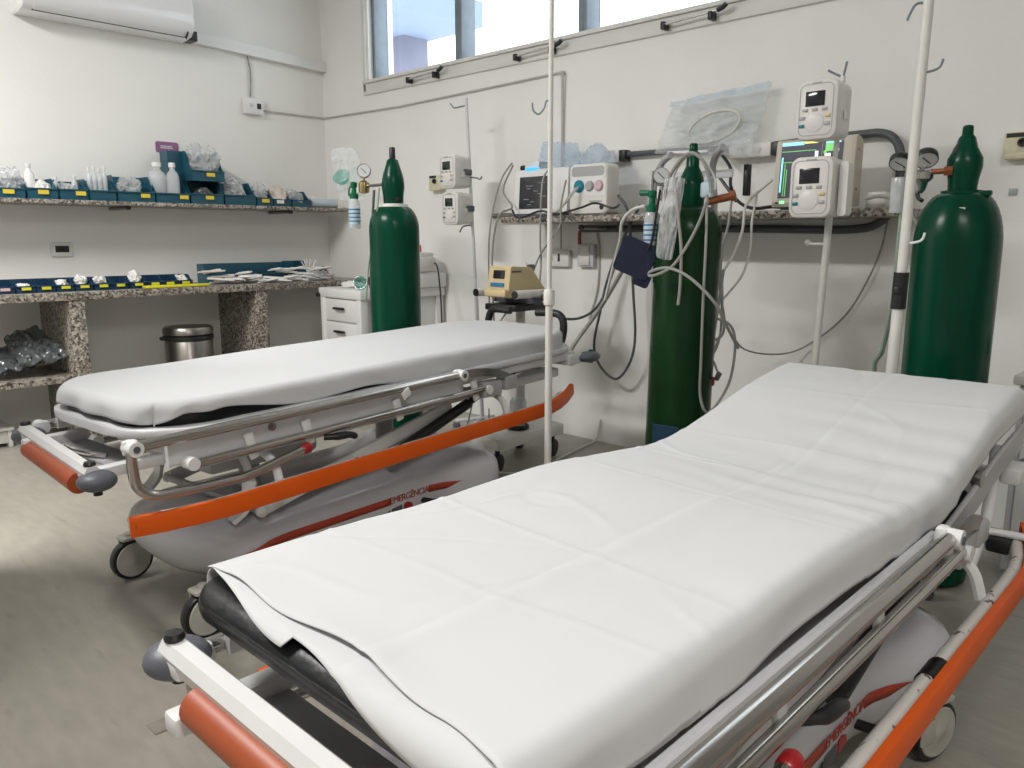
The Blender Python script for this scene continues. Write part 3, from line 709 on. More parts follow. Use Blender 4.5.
b.prism(o2, -.006, .008, cf).build('edge_strap', 'navy', t)

# right regulator
t = thing('oxygen_regulator', 'chrome regulator with two gauges left of the right-hand cylinder', 'regulator', (4.107, -0.68, 1.229))
MB().lathe([(.012, -.05), (.02, -.04), (.026, -.02), (.038, -.01), (.04, .008), (.034, .014)], (0, 0, 0), seg=24).build('body', 'nickel', t)
gauge((.022, -.02, .042), .032, (.3, -.6, -.75), t, 'black')
gauge((-.05, -.02, .036), .031, (.1, -.6, -.75), t, 'black')
MB().tube([(.0, 0, .012), (.018, -.004, .03)], .006, 8).tube([(-.0, 0, .012), (-.045, -.004, .025)], .006, 8).build('gauge_stems', 'nickel', t)
MB().cyl((.03, .0, .01), (.075, .016, .012), .008, seg=12).cyl((.062, .012, .011), (.082, .019, .012), .014, seg=6).build('inlet_pipe', 'copper', t)
MB().tube([(0, -.005, -.05), (.008, -.012, -.066), (.02, -.02, -.072)], .006, 8).build('outlet_lever', 'black', t)
MB().lathe([(.02, -.10), (.022, -.095), (.022, .0), (.02, .004)], (-.055, .0, -.005), seg=18).build('flow_tube', 'bottle', t)
cable('oxygen_hose', 'pale green oxygen hose dropping behind the white pole at the right', [(4.062, -0.66, 1.192), (4.06, -0.66, 1.044), (4.044, -0.62, 0.8593), (4.001, -0.55, 0.6902), (3.964, -0.5, 0.607), (4.00, -.46, .3), (3.99, -.42, .02), (3.95, -.30, .010)], .008, 'greenhose', 'hose')

# ------------------------------------------------------------------ back wall shelf and fittings
tag(MB().box((2.985, -.165, 1.139), (1.90, .33, .03), .003).build('wall_shelf', 'granite'), 'grey granite shelf on the back wall under the monitors', 'shelf')
t = thing('metal_rail', 'short metal rail on the wall behind the two left pumps', 'rail', (1.93, -.06, 1.17))
MB().cyl((-.21, 0, 0), (.10, 0, -.002), .016, seg=16).build('tube', 'steel', t); MB().box((.0, .03, -.0), (.04, .055, .03), .004).build('bracket', 'steel', t)
pin((2.49, 0, 1.10), (0, -1, 0), .24, 'steel pin with black end under the back wall shelf')
cable('flexible_conduit', 'dark grey flexible conduit under the back shelf, looping up at the right',
      [(2.33, -.03, 1.095), (2.8, -.03, 1.093), (3.3, -.03, 1.088), (3.66, -.03, 1.083), (3.78, -.035, 1.11), (3.83, -.04, 1.19), (3.84, -.04, 1.30), (3.825, -.04, 1.39), (3.77, -.035, 1.435), (3.66, -.03, 1.44), (3.33, -.03, 1.427)], .0165, 'conduit', 'conduit', seg=12)
cable('red_conduit', 'short reddish cable bending down into the light switch', [(2.34, -.03, 1.093), (2.312, -.03, 1.085), (2.305, -.03, 1.06), (2.305, -.028, 1.018)], .009, 'redcable', 'cable')
cable('flexible_conduit', 'dark conduit between the two power blocks above the back shelf', [(2.585, -.03, 1.442), (2.9, -.03, 1.438), (3.18, -.03, 1.425)], .013, 'conduit', 'conduit', k=2)
def power_block(x0, x1, z, label):
    t = thing('power_block', label, 'outlet', ((x0+x1)/2, -.001, z))
    w = x1-x0; MB().box((0, -.03, 0), (w, .058, .058), .006).build('case', 'cream', t)
    MB().box((w/2+.016, -.03, 0), (.034, .05, .054), .004).build('end_block', 'black', t)
    for k in range(2): MB().lathe([(.014, 0), (.014, .003), (.01, .004)], (-w*.22+k*w*.42, -.059, 0), (0, -1, 0), 14).build('socket', 'trim', t)
power_block(2.455, 2.56, 1.436, 'white power block on the wall above the suction unit')
power_block(3.14, 3.33, 1.412, 'white power block on the wall left of the lit monitor')
t, r = plate('wall_outlet', 'grey wall outlet right of the yellowed ventilator', 'outlet', (2.165, 0, .945), (.03, .14, .085), 'y', 'trim')
MB().box((.004, -.032, .004), (.014, .004, .04), .002).build('socket', 'black', t); MB().box((-.045, -.032, .0), (.012, .004, .018), .002).build('pilot', 'grey', t)
t, r = plate('light_switch', 'grey switch plate with two cream rockers under the red cable', 'switch', (2.345, 0, .962), (.03, .105, .115), 'y', 'deck')
for z in (-.026, .026): MB().box((0, -.034, z), (.062, .012, .046), .004).build('rocker', 'cream', t)
cable('wall_cable', 'thin grey cable running from the switch plate down the wall', [(2.395, -.008, 1.10), (2.415, -.008, .98), (2.41, -.008, .8), (2.36, -.008, .64)], .005, 'wire')
def old_outlet(loc, label, extra):
    t = thing('gas_outlet', label, 'gas outlet', loc)
    MB().box((0, -.02, 0), (.115, .038, .088), .008).build('case', 'oldbox', t)
    MB().box((.0, -.032, -.036), (.105, .03, .022), .008).build('lower_lip', 'oldbox', t)
    MB().lathe([(.013, 0), (.015, .006), (.013, .012), (.007, .012), (.007, .004)], (.0, -.039, .008), (0, -1, 0), 18).build('port', 'black', t)
    MB().box((-.02, -.0395, .033), (.06, .002, .014)).build('worn_strip', 'black', t, smooth=False)
old_outlet((4.225, 0, 1.36), 'yellowed gas outlet box on the wall at the right edge', 0)
old_outlet((1.20, 0, 1.375), 'yellowed gas outlet box half hidden behind the two left pumps', 0)
tag(MB().box((4.205, -.003, 1.207), (.026, .006, .024), .002).build('wall_plug', 'grey'), 'tiny dark grey cap on the wall below the yellowed outlet', 'cap')

# ------------------------------------------------------------------ infusion pumps and poles
def pump(label, loc, sc, rz=0., lit=False, pole_dx=.06):
    """front faces -y; origin at the front bottom centre"""
    w, h, d = .13*sc, .178*sc, .12*sc
    t = thing('infusion_pump', label, 'infusion pump', loc, rz, 'infusion pumps')
    def sec(ins, y): return [(u, y, v+h/2) for u, v in rrect(w/2-ins, h/2-ins, .026*sc)]
    MB().ring_loft([sec(.008, 0), sec(.002, .004), sec(0, .012), sec(0, .05), sec(.004, .052), sec(.004, d-.006), sec(.01, d)]).build('case', 'cream' if not lit else 'cream', t)
    b = MB(); o1 = rrect(w/2-.012, h/2-.012, .02*sc); o2 = rrect(w/2-.0145, h/2-.0145, .018*sc)
    b.ring_loft([[(u, -.0012, v+h/2) for u, v in o1], [(u, -.0012, v+h/2) for u, v in o2]], False, False).build('face_outline', 'grey', t)
    MB().box((-.004*sc, -.001, h*.685), (w*.47, .003, h*.25), .0012).build('screen', 'ink', t)
    for i, x in enumerate((-.034, -.003, .028)): MB().box((x*sc, -.002, h*.50), (.017*sc, .005, .009*sc), .002).build('key', 'grey', t)
    for x, z, m in ((-.043, .37, 'grey'), (.038, .385, 'beige'), (-.043, .235, 'teal'), (.038, .25, 'grey')):
        MB().box((x*sc, -.002, h*z), (.018*sc, .005, .010*sc), .0025).build('key', m, t)
    MB().lathe([(.030*sc, 0), (.030*sc, .002), (.026*sc, .004), (.004, .0045)], (-.003*sc, 0, h*.29), (0, -1, 0), 24).build('dial_pad', 'cream', t)
    MB().box((0, -.001, h*.945), (.03*sc, .003, .004)).build('brand_bar', 'grey', t, smooth=False)
    MB().box((w/2+.002, d*.55, h*.42), (.006, .025*sc, .03*sc), .003).build('side_knob', 'trim', t)
    MB().box((pole_dx, d*.8, h*.5), (.022, .05, .03), .004).build('pole_clamp', 'dgrey', t)
    return t
def hooks(t, z, m='nickel', r=.0032, L=.055):
    for s in (-1, 1):
        MB().tube([(0, 0, z), (s*L*.5, 0, z-.002), (s*L*.8, 0, z-.012), (s*L, 0, z+.0), (s*L*1.08, 0, z+.018)], r, 8, 4).build('hook', m, t)
def stand(name, label, loc, H, r0, r1, zc, m, lean=(0, 0), feet=.22, collar=True, rzf=0.):
    t = thing(name, label, 'pole', loc, rot=(lean[0], lean[1], 0))
    MB().cyl((0, 0, .055), (0, 0, zc), r0, seg=16).build('lower_tube', m, t)
    MB().cyl((0, 0, zc), (0, 0, H), r1, seg=14).build('upper_tube', m, t)
    if collar: MB().lathe([(r0*1.1, -.03), (r0*1.5, -.026), (r0*1.5, .02), (r0*1.1, .026)], (0, 0, zc), seg=18).build('collar', m, t)
    for k in range(4):
        a = rzf+PI/2*k; c, s = math.cos(a), math.sin(a)
        f = MB().tube([(0, 0, .07), (c*feet*.6, s*feet*.6, .055), (c*feet, s*feet, .048)], .011, 8, 3).build('foot', m, t)
        MB().lathe([(.018, -.009), (.022, -.006), (.022, .006), (.018, .009)], (c*feet, s*feet, .022), (-s, c, 0), 14).build('caster', 'dgrey', f)
    return t
# left pole with two pumps
LP = (1.815, -.25, 0)
t = stand('iv_pole', 'thin grey pole carrying two pumps near the corner cylinder', LP, 1.775, .011, .0085, .75, 'deck', lean=(0, -.062), feet=.16, collar=False, rzf=.4)
MB().tube([(0, 0, 1.74), (-.03, -.02, 1.735), (-.065, -.03, 1.735), (-.085, -.035, 1.76)], .004, 8, 4).build('hook', 'alu', t)
MB().tube([(0, 0, 1.37), (.06, -.01, 1.36), (.085, -.01, 1.35), (.10, -.01, 1.362)], .004, 8, 4).build('hook', 'alu', t)
MB().tube([(0, 0, 1.12), (-.03, -.04, 1.115), (-.05, -.05, 1.085)], .004, 8, 4).build('hook', 'alu', t)
pump('upper pump of the pair on the thin grey pole at the left', (1.685, -.375, 1.306), .96, pole_dx=.06)
pump('lower pump of the pair on the thin grey pole at the left', (1.702, -.375, 1.118), .96, pole_dx=.06)
# right pump pole
t = stand('iv_pole', 'white pole carrying two pumps in front of the lit monitor', (3.712, -.425, 0), 1.59, .0125, .0085, 1.16, 'pole', lean=(0, .029), feet=.17, collar=False)
MB().tube([(0, 0, 1.585), (-.03, -.0, 1.60), (-.05, -.01, 1.612)], .004, 8, 3).tube([(0, 0, 1.585), (.006, 0, 1.62), (.008, -.0, 1.635)], .004, 8, 3).build('hook', 'alu', t)
MB().tube([(0, 0, 1.03), (-.045, -.01, 1.028), (-.06, -.012, 1.03)], .005, 8, 3).ball((-.064, -.012, 1.032), .011).build('hook', 'white', t)
pump('upper white pump with yellow key above the lit monitor', (3.728, -.555, 1.374), 1.07, pole_dx=.052)
pump('lower white pump covering the lower left of the lit monitor', (3.738, -.585, 1.117), 1.12, pole_dx=.03)
tag(MB().ring_loft([[(u, y, v) for u, v in rrect(.014, .088, .012)] for y in (0, .05)]).build('pump_bracket', 'cream'), 'cream side bracket right of the lower pump', 'bracket').location = (3.832, -.545, 1.21)
# white pole at the right
t = stand('iv_pole', 'tall white pole with a black clamp in front of the right-hand cylinder', (4.128, -.86, 0), 1.95, .0155, .0135, .9, 'pole', lean=(0, .012), feet=.15, collar=False, rzf=.3)
MB().cyl((0, 0, .853), (0, 0, .955), .02, seg=18).box((.0, -.022, .905), (.016, .014, .02), .004).build('clamp', 'black', t)
for z, s in ((1.66, -1), (1.485, 1), (1.035, 1)):
    MB().tube([(0, 0, z), (s*.03, -.0, z+.004), (s*.045, -.0, z+(.012 if s > 0 else -.02)), (s*.05, 0, z+(.03 if s > 0 else -.035))], .0035, 8, 3).build('hook', 'alu' if z > 1.2 else 'white', t)
# centre pole
t = stand('iv_pole', 'tall slim cream pole between the two gurneys', (3.124, -1.2, 0), 2.1, .0125, .0085, .853, 'pole', feet=.18, rzf=.2)
for z, s in ((1.455, -1), (1.81, 1)):
    MB().tube([(0, 0, z+.03), (s*.012, -.008, z+.034), (s*.018, -.012, z+.012), (s*.034, -.02, z-.006), (s*.05, -.03, z+.006), (s*.052, -.032, z+.03)], .003, 8, 4).build('hook', 'alu', t)

# ------------------------------------------------------------------ equipment on the back shelf
SH = 1.1545
t = thing('patient_monitor', 'white patient monitor with a dark screen and blue alarm lamp', 'monitor', (2.215, -.235, SH))
MB().prism([(.0, .0), (.0, .02), (.012, .225), (.02, .232), (.13, .215), (.155, .2), (.155, .0)], -.175, .175, lambda u, v, w: (w, u, v)).build('case', 'white', t, smooth=False)
MB().prism(rrect(.105, .078, .004), -.004, .001, lambda u, v, w: (u-.035, w+.0585*(v+.098), v+.118)).build('screen', 'ink', t, smooth=False)
MB().box((0, -.01, .008), (.36, .05, .014), .005).build('base_ledge', 'dgrey', t)
MB().box((-.075, .03, .232), (.07, .04, .018), .006).build('alarm_lamp', 'led_blue', t)
b = MB(); random.seed(4)
for i in range(9): zz = .06+i*.013; b.box((-.10+random.random()*.13, -.005+.0585*(zz-.02), zz), (.02+.03*random.random(), .002, .0025))
b.build('screen_marks', 'grey', t, smooth=False)
t = thing('suction_unit', 'white portable suction unit with blue, grey and pink knobs', 'suction unit', (2.545, -.27, SH))
def su(ins, y): return [(u, y, v+.118) for u, v in rrect(.113-ins, .115-ins, .03)]
MB().ring_loft([su(.006, 0), su(.0, .008), su(0, .085), su(.012, .095)]).build('case', 'cream', t)
b = MB(); o1 = rrect(.104, .03, .02); o2 = rrect(.096, .022, .016)
b.ring_loft([[(u, -.003, v+.198) for u, v in o1], [(u, -.003, v+.198) for u, v in o2]], False, False).build('handle_rim', 'white', t)
MB().prism(o2, -.0022, .0, lambda u, v, w: (u, w, v+.198)).build('handle_recess', 'grey', t)
MB().prism(rrect(.103, .04, .012), -.0016, .0, lambda u, v, w: (u, w, v+.128)).build('control_panel', 'white', t)
for x, m, rr in ((-.05, 'teal', .029), (.012, 'grey', .024), (.066, 'pink', .025)):
    k = MB().lathe([(rr, 0), (rr, .006), (rr*.8, .012), (rr*.3, .012)], (x, -.0016, .132), (0, -1, 0), 22).build('knob', m, t)
MB().box((.045, -.001, .062), (.07, .002, .008)).build('lettering_bar', 'grey', t, smooth=False)
MB().lathe([(.011, 0), (.011, .004)], (.082, .0, .035), (0, -1, 0), 16).build('port', 'black', t)
MB().tube([(-.05, -.012, .125), (-.05, -.04, .11), (-.075, -.07, .06), (-.13, -.07, .02), (-.18, -.05, .03), (-.22, -.02, .07)], .0075, 10, 6).build('tube', 'whcable', t)
pouch('blue_bag', 'blue-tinted plastic bag leaning on top of the patient monitor', 'bag', ((2.11, -.10, 1.535), (2.34, -.10, 1.51), (2.45, -.18, 1.375), (2.16, -.2, 1.382)), (.3, -.9, .2), .04, 'bagb', 5, wr=.011, rnd=.1)
pouch('grey_mask_bag', 'grey clear bag draped on top of the suction unit', 'bag', ((2.43, -.13, 1.47), (2.50, -.13, 1.505), (2.66, -.19, 1.392), (2.42, -.22, 1.388)), (.3, -.85, .45), .035, 'bagb', 8, wr=.011, rnd=.3)
t = thing('power_adapter', 'small white power adapter with black plug on the patient monitor', 'adapter', (2.115, -.16, SH+.2265))
MB().box((0, 0, .024), (.10, .05, .046), .006).build('case', 'cream', t); MB().box((.055, 0, .03), (.03, .044, .03), .004).build('end_cap', 'dgrey', t)
MB().cyl((-.055, -.005, .022), (-.085, -.008, .02), .014, seg=12).build('plug', 'black', t)

# lit monitor
t = thing('patient_monitor', 'beige patient monitor with lit traces on its screen', 'monitor', (3.605, -.275, SH+.012))
MB().box((0, .04, -.006), (.24, .06, .0118), .003).build('feet_bar', 'dgrey', t)
prof = [(0, 0), (.0, .018), (.019, .243), (.032, .25), (.07, .24), (.085, .215), (.085, 0)]
MB().prism(prof, -.150, .150, lambda u, v, w: (w, u, v)).build('case', 'tan', t, smooth=False)
sl = .019/.225
def scr(x, z, w, h, e=.0015): return dict(c=(x, sl*(z-.018)-e, z), d=(w, .002, h))
def sbox(b, x, z, w, h, e): b.box((x, sl*(z-.018)-e, z), (w, .0016, h), 0, Matrix.Rotation(-math.atan(sl), 3, 'X')); return b
sc_ = sbox(MB(), -.012, .133, .235, .20, .0006).build('screen', 'screen', t, smooth=False)
def mark(m, L):
    b = MB()
    for a in L: sbox(b, *a, .0016)
    b.build('screen_marks', m, sc_, smooth=False)
mark('s_cyan', [(-.085, .232, .085, .012), (.068, .232, .055, .012), (-.122, .12, .006, .13)])
mark('s_yel', [(-.015, .235, .05, .010)])
mark('s_green', [(-.06, .205, .13, .0022), (-.06, .165, .13, .0022), (-.11, .10, .0025, .12), (-.102, .09, .0025, .1), (.055, .212, .03, .03), (.04, .195, .012, .01)])
mark('s_white', [(.008, .19, .012, .022), (.05, .182, .022, .016), (.08, .184, .012, .012), (.062, .13, .008, .006), (.075, .06, .022, .016), (.068, .09, .008, .006), (.086, .2, .008, .01)])
sbox(MB(), .028, .135, .003, .21, .0014).build('screen_divider', 'grey', sc_, smooth=False)
MB().box((-.11, -.001, .018), (.018, .006, .01), .002).build('power_lamp', 'led_green', t); MB().box((-.132, -.001, .016), (.012, .006, .007), .002).build('button', 'dgrey', t)
MB().lathe([(.018, 0), (.018, .010), (.015, .014), (.005, .014)], (.098, -.002, .03), (0, -1, 0), 22).build('knob', 'dgrey', t)
for z in (.06, .2): MB().cyl((.150, .045, z), (.154, .045, z), .007, seg=12).build('side_screw', 'grey', t)
tag(MB().box((3.815, -.12, 1.185), (.07, .16, .06), .006).build('battery_box', 'cream'), 'small cream box on the shelf right of the lit monitor', 'box')
cable('monitor_cable', 'black cables bunched on the shelf left of the lit monitor', [(3.15, -.14, 1.30), (3.25, -.16, 1.2), (3.34, -.2, 1.168), (3.42, -.2, 1.172), (3.46, -.15, 1.168)], .007, 'black')
cable('monitor_cable', 'black cable bowed over the shelf edge at the right of the monitor', [(3.80, -.25, 1.19), (3.86, -.26, 1.195), (3.92, -.24, 1.17), (3.96, -.2, 1.10), (3.97, -.15, 1.06)], .007, 'whcable')

# big clear bag
o = pouch('clear_bag', 'big clear plastic bag with coiled tubing leaning on the wall above the shelf', 'bag',
      ((2.845, -.05, 1.65), (3.315, -.06, 1.678), (3.265, -.115, 1.385), (2.80, -.115, 1.425)), (0, -1, 0), .035, 'bagc', 2, seal=.10, nu=34, nv=30, wr=.022, rnd=.02)
pts = []
for k in range(44):
    a = -.6+k/43*PI*3.7; rr = 1-.10*(k/43)
    pts.append((3.09+.13*rr*math.cos(a), -.10-.012*(k/43), 1.515+.065*rr*math.sin(a)+.2*(.1*math.cos(a))))
tag(MB().tube(pts, .006, 8).build('coiled_tube', 'whcable'), 'coil of white tubing inside the big clear bag', 'tubing')

# ------------------------------------------------------------------ yellowed ventilator on its cart
t = thing('ventilator_cart', 'low white cart with black casters carrying the yellowed ventilator', 'cart', (2.335, -.58, 0))
MB().box((0, 0, .138), (.30, .46, .055), .006).build('tray', 'cream', t)
for x in (-.11, .11):
    for y in (-.19, .19): MB().lathe([(.028, -.016), (.042, -.013), (.042, .013), (.028, .016)], (x, y, .043), (1, .25, 0), 22).build('caster', 'black', t); 
for x in (-.11, .11):
    for y in (-.19, .19): MB().cyl((x, y, .05), (x, y, .112), .012, seg=10).build('caster_stem', 'black', t)
MB().cyl((0, .08, .165), (0, .08, .72), .022, seg=20).build('column', 'cream', t)
MB().box((0, .06, .735), (.20, .24, .03), .006).build('platform', 'black', t)
for x, y in ((-.055, -.03), (.07, -.01)):
    MB().lathe([(.045, 0), (.052, .003), (.052, .018), (.045, .022), (.044, .006), (.002, .006)], (x, y, .166), seg=28).build('bottle_ring', 'black', t)
    MB().tube([(x+.05, y, .18), (x+.05, y, .24)], .003, 6).tube([(x-.05, y, .18), (x-.05, y, .24)], .003, 6).build('ring_wire', 'black', t)
MB().lathe([(.038, 0), (.04, .005), (.04, .12), (.034, .135)], (.07, -.01, .174), seg=22).build('jar', 'bottle', t)
for x in (-.125, .125):
    MB().cyl((x, -.09, .80), (x, .14, .80), .019, seg=18).build('side_rail', 'cream', t)
    MB().cyl((x, -.094, .80), (x, -.0895, .80), .018, seg=18).build('rail_cap', 'black', t)
MB().box((0, .06, .765), (.27, .05, .03), .004).build('rail_mount', 'dgrey', t)
MB().box((.16, .09, .79), (.04, .06, .05), .008).build('clamp', 'nickel', t)
t = thing('ventilator', 'yellowed beige ventilator with small dark display on a cart', 'ventilator', (2.34, -.655, .782))
MB().prism([(0, 0), (-.004, .02), (.012, .135), (.02, .142), (.15, .135), (.245, .03), (.25, 0)], -.068, .068, lambda u, v, w: (w, u, v)).build('case', 'beige', t, smooth=False)
MB().box((0, -.012, .022), (.136, .03, .036), .01).build('front_foot', 'beige', t)
MB().box((0, .0045, .105), (.07, .004, .038), .002, Matrix.Rotation(-.14, 3, 'X')).build('display', 'ink', t, smooth=False)
MB().box((-.005, -.0015, .058), (.085, .004, .018), .001, Matrix.Rotation(-.14, 3, 'X')).build('blue_keys', 'bluelabel', t, smooth=False)
MB().box((.069, .05, .118), (.002, .06, .008)).build('side_lettering', 'dgrey', t, smooth=False)
MB().lathe([(.007, 0), (.007, .02), (.003, .022)], (.05, .13, .137), seg=10).build('port', 'cream', t)
MB().box((.045, .17, .135), (.03, .03, .025), .005).build('connector', 'dgrey', t)

pouch('plastic_bag', 'glossy grey plastic bag standing folded on the lower granite shelf', 'bag', ((0.2, -2.121, 0.533), (0.22, -1.966, 0.5788), (0.42, -1.879, 0.4201), (0.44, -2.113, 0.3927)), (.8, .2, .6), .035, 'bagd', 14, nu=22, nv=22, wr=.024).location.z = .02
pouch('plastic_bag', 'flat glossy grey bag lying at the left of the lower shelf', 'bag', ((0.2, -2.25, 0.4838), (0.22, -2.064, 0.4772), (0.4, -2.022, 0.3822), (0.44, -2.232, 0.3676)), (.7, -.2, .7), .025, 'bagd', 17, nu=22, nv=22, wr=.018).location.z = .024

# ------------------------------------------------------------------ gurneys
def sm(a, b, x):
    t = min(1, max(0, (x-a)/(b-a))); return t*t*(3-2*t)
BEND = [(-.5, 0.), (.2, 0.), (.45, .003), (.58, .001), (.715, -.010), (.86, -.022), (.95, -.025), (1.03, -.018), (1.19, .010), (1.40, .056), (1.66, .091), (1.9, .12)]
def bed_bend(y):
    for n in range(1, len(BEND)-2):
        (xa, a), (x0, p0), (x1, p1), (xb, b) = BEND[n-1:n+3]
        if y <= x1 or n == len(BEND)-3:
            h = x1-x0; t = min(1, max(0, (y-x0)/h)); m0 = (p1-a)/(x1-xa)*h; m1 = (b-p0)/(xb-x0)*h
            return (2*t**3-3*t*t+1)*p0+(t**3-2*t*t+t)*m0+(3*t*t-2*t**3)*p1+(t**3-t*t)*m1
def gurney(label, loc, yaw, z0, tilt, bend, pivot=.82, ms=0., handles=True, fb=(-.02, -.23, -.136, -.12), swivel=False, cr=.19):
    """local: x across, y from foot (0) to head, z up; deck part coordinates have z = 0 at the mattress top"""
    t = thing('gurney', label, 'gurney', loc, yaw, 'hospital gurneys')
    ct, st_ = math.cos(tilt), math.sin(tilt)
    def D(x, y, z, bent=False):
        if bent and bend: z += bed_bend(y)
        yy = y-.75
        return Vector((x, .75+yy*ct-z*st_, z0+z*ct+yy*st_))
    def hw(y, y0, y1, r, w):
        e = 0
        if y < y0+r: e = r-math.sqrt(max(0, r*r-(y0+r-y)**2))
        if y > y1-r: e = r-math.sqrt(max(0, r*r-(y-(y1-r))**2))
        return w-e
    def yst(y0, y1, r, n=40):
        L = [y0+r*(1-math.cos(PI/2*i/7)) for i in range(8)]
        R_ = [y1-r*(1-math.cos(PI/2*i/7)) for i in range(8)][::-1]
        Mid = [y0+r+(y1-y0-2*r)*i/n for i in range(1, n)]
        return L+Mid+R_
    # mattress
    rg = []
    ya, yb = -.155-ms, 1.65-ms*.3
    ys_ = yst(ya, yb, cr)
    for y in ys_:
        w = hw(y, ya, yb, cr, .305 if not ms else .299)
        k = min(1, .55+.45*min(1, min(y-ya, yb-y)/.02))
        puff = .004*math.sin(y*46)
        sl_ = (.5 if ms else 0)*(1-sm(0, .12, y-ya))
        rg.append([D(u, y+sl_*max(0, -.004-v), -.036+v*k, True) for u, v in rrect(w+puff*.5, .0315, .02, 4)])
    MB().ring_loft(rg).build('mattress', 'leather', t)
    # deck frame: rounded tray rim
    def slab(w, y0, y1, r, za, zb, name, m, bent, th=None):
        rg = []
        for y in yst(y0, y1, r):
            ww = hw(y, y0, y1, r, w)
            rg.append([D(u, y, v, bent) for u, v in rrect(ww, (zb-za)/2, min(.008, (zb-za)*.45), 2, 0, (za+zb)/2)])
        return MB().ring_loft(rg).build(name, m, t)
    slab(.333 if not bend else .297, -.18+(.06 if ms else 0), 1.68, .20 if not ms else .08, -.082, -.060, 'deck_rim', 'deck' if not bend else 'grey', True)
    slab(.24, -.12, 1.64, .03, -.100, -.083, 'deck_panel', 'grey', True)
    # fixed chassis frame
    for s in (-1, 1):
        rg = [[D(s*.318+u, y, -.112+v) for u, v in rrect(.008, .034, .004, 1)] for y in [-.12+i*.05 for i in range(21)]+[.93]]
        p = MB().ring_loft(rg).build('side_panel', 'deck', t)
        for y in (.17, .66):
            MB().cyl(D(s*.326, y, -.102), D(s*.333, y, -.102), .011, seg=14).cyl(D(s*.333, y, -.102), D(s*.337, y, -.102), .006, seg=6).build('bolt', 'steel', p)
        if bend:
            rg = [[D(s*.31+u, y, -.112+v, True) for u, v in rrect(.006, .03, .004, 1)] for y in [.90+i*.06 for i in range(13)]]
            MB().ring_loft(rg).build('backrest_panel', 'grey', t)
        else:
            rg = [[D(s*.312+u, y, -.098+v) for u, v in rrect(.007, .017, .004, 1)] for y in (.94, 1.2, 1.6)]
            MB().ring_loft(rg).build('head_panel', 'deck', t)
        MB().box(D(s*.235, .80, -.172), (.05, 1.56, .035), .006, Matrix.Rotation(tilt, 3, 'X')).build('chassis_beam', 'deck', t)
    for y in (.02, .52, 1.05, 1.55): MB().box(D(0, y, -.172), (.42, .05, .03), .005, Matrix.Rotation(tilt, 3, 'X')).build('cross_member', 'deck', t)
    # folded side rails
    D0 = D
    for s in (-1, 1):
        X = s*.358 if s > 0 else -.338
        if s < 0: D = lambda x, y, z: D0(x, y+.06, z-.065)
        else: D = D0
        r = MB().tube([D(X, -.205, -0.068), D(X, .3, -0.068), D(X, .87, -0.068)], .0135, 14, 1).build('side_rail', 'chrome', t)
        MB().tube([D(X, -.222, -0.080), D(X, -.222, -0.130), D(X, -.214, -0.165), D(X, -.18, -0.192), D(X, -0.11, -0.202), D(X, .02, -0.208), D(X, .08, -0.206), D(X+s*.006, .24, -0.176)], .0125, 14, 5).build('rail_loop', 'chrome', r)
        MB().lathe([(.012, 0), (.015, .004), (.015, .024), (.011, .03)], D(X+s*.006, .235, -0.177), (0, 1, .18), 16).build('release_knob', 'red', r)
        MB().tube([D(X-s*.012, -.06, -0.145), D(X-s*.012, .5, -0.142), D(X-s*.012, 1.02, -0.138)], .0115, 12, 1).build('lower_tube', 'chrome', r)
        for y, z in ((-.217, -0.070), (.885, -0.068)):
            MB().cyl(D(X-s*.022, y, z), D(X+s*.019, y, z), .018, seg=18).box(D(X-s*.014, y, z), (.02, .034, .036), .006).build('end_bracket', 'white', r)
            MB().cyl(D(X+s*.019, y, z), D(X+s*.022, y, z), .008, seg=12).build('screw', 'dgrey', r)
        for y in (-.075, 1.03):
            MB().cyl(D(X-s*.030, y, -0.142), D(X+s*.004, y, -0.142), .0165, seg=16).build('pivot', 'white', r)
        for y in (.10, .28, .62, .98):
            MB().box(D(X-s*.024, y, -0.138), (.012, .028, .075), .005, Matrix.Rotation(.25, 3, 'X')).build('rail_link', 'white', r)
        # curved steel arm beyond the upper tube
        pts = [D(X, .89, -0.068), D(X, 1.0, -0.075), D(X-s*.01, 1.10, -0.098), D(X-s*.02, 1.18, -0.130)]
        MB().sweep(spline(pts, 5), [(-.004, -.014), (.004, -.014), (.004, .014), (-.004, .014)]).build('curved_arm', 'steel', r)
        MB().box(D(X-s*.03, 1.16, -0.138), (.05, .07, .05), .008).box(D(X-s*.03, 1.06, -0.145), (.045, .10, .055), .006).build('arm_housing', 'grey', r)
        MB().tube([D(X-s*.02, .33, -0.165), D(X+s*.0, .36, -0.166), D(X+s*.004, .40, -0.168), D(X, .43, -0.18)], [.009, .011, .010, .007], 10, 4).build('latch_handle', 'black', r)
        # orange bumper bar
        D = D0; bp = []
        for i in range(25):
            y = (-.24 if s > 0 else -.03)+(1.78 if s > 0 else 1.57)*i/24; e = max(0, (abs(y-.65)-.62)/.27)
            zz = -.268 + (0. if bend else .012) + (.03 if y > .65 else .0)*e*e
            bp.append(D(s*(.405-.055*e*e), y, zz))
        BP = MB().sweep(bp, [(-.007, -.024), (.007, -.024), (.010, -.016), (.010, .016), (.007, .024), (-.007, .024)] if s > 0 else [(-.010, -.016), (-.007, -.024), (.007, -.024), (.007, .024), (-.007, .024), (-.010, .016)]).build('bumper_bar', 'orange', t)
        MB().sweep([p+Vector((-s*.022, 0, .002)) for p in bp[1:-1]], [(.015*math.cos(PI*k/6), .019*math.sin(PI*k/6)) for k in range(12)]).build('bumper_tube', 'chip', BP)
        MB().cyl(bp[0]+Vector((s*.004, .015, 0)), bp[0]+Vector((s*.014, .015, 0)), .008, seg=12).build('bumper_screw', 'steel', BP)
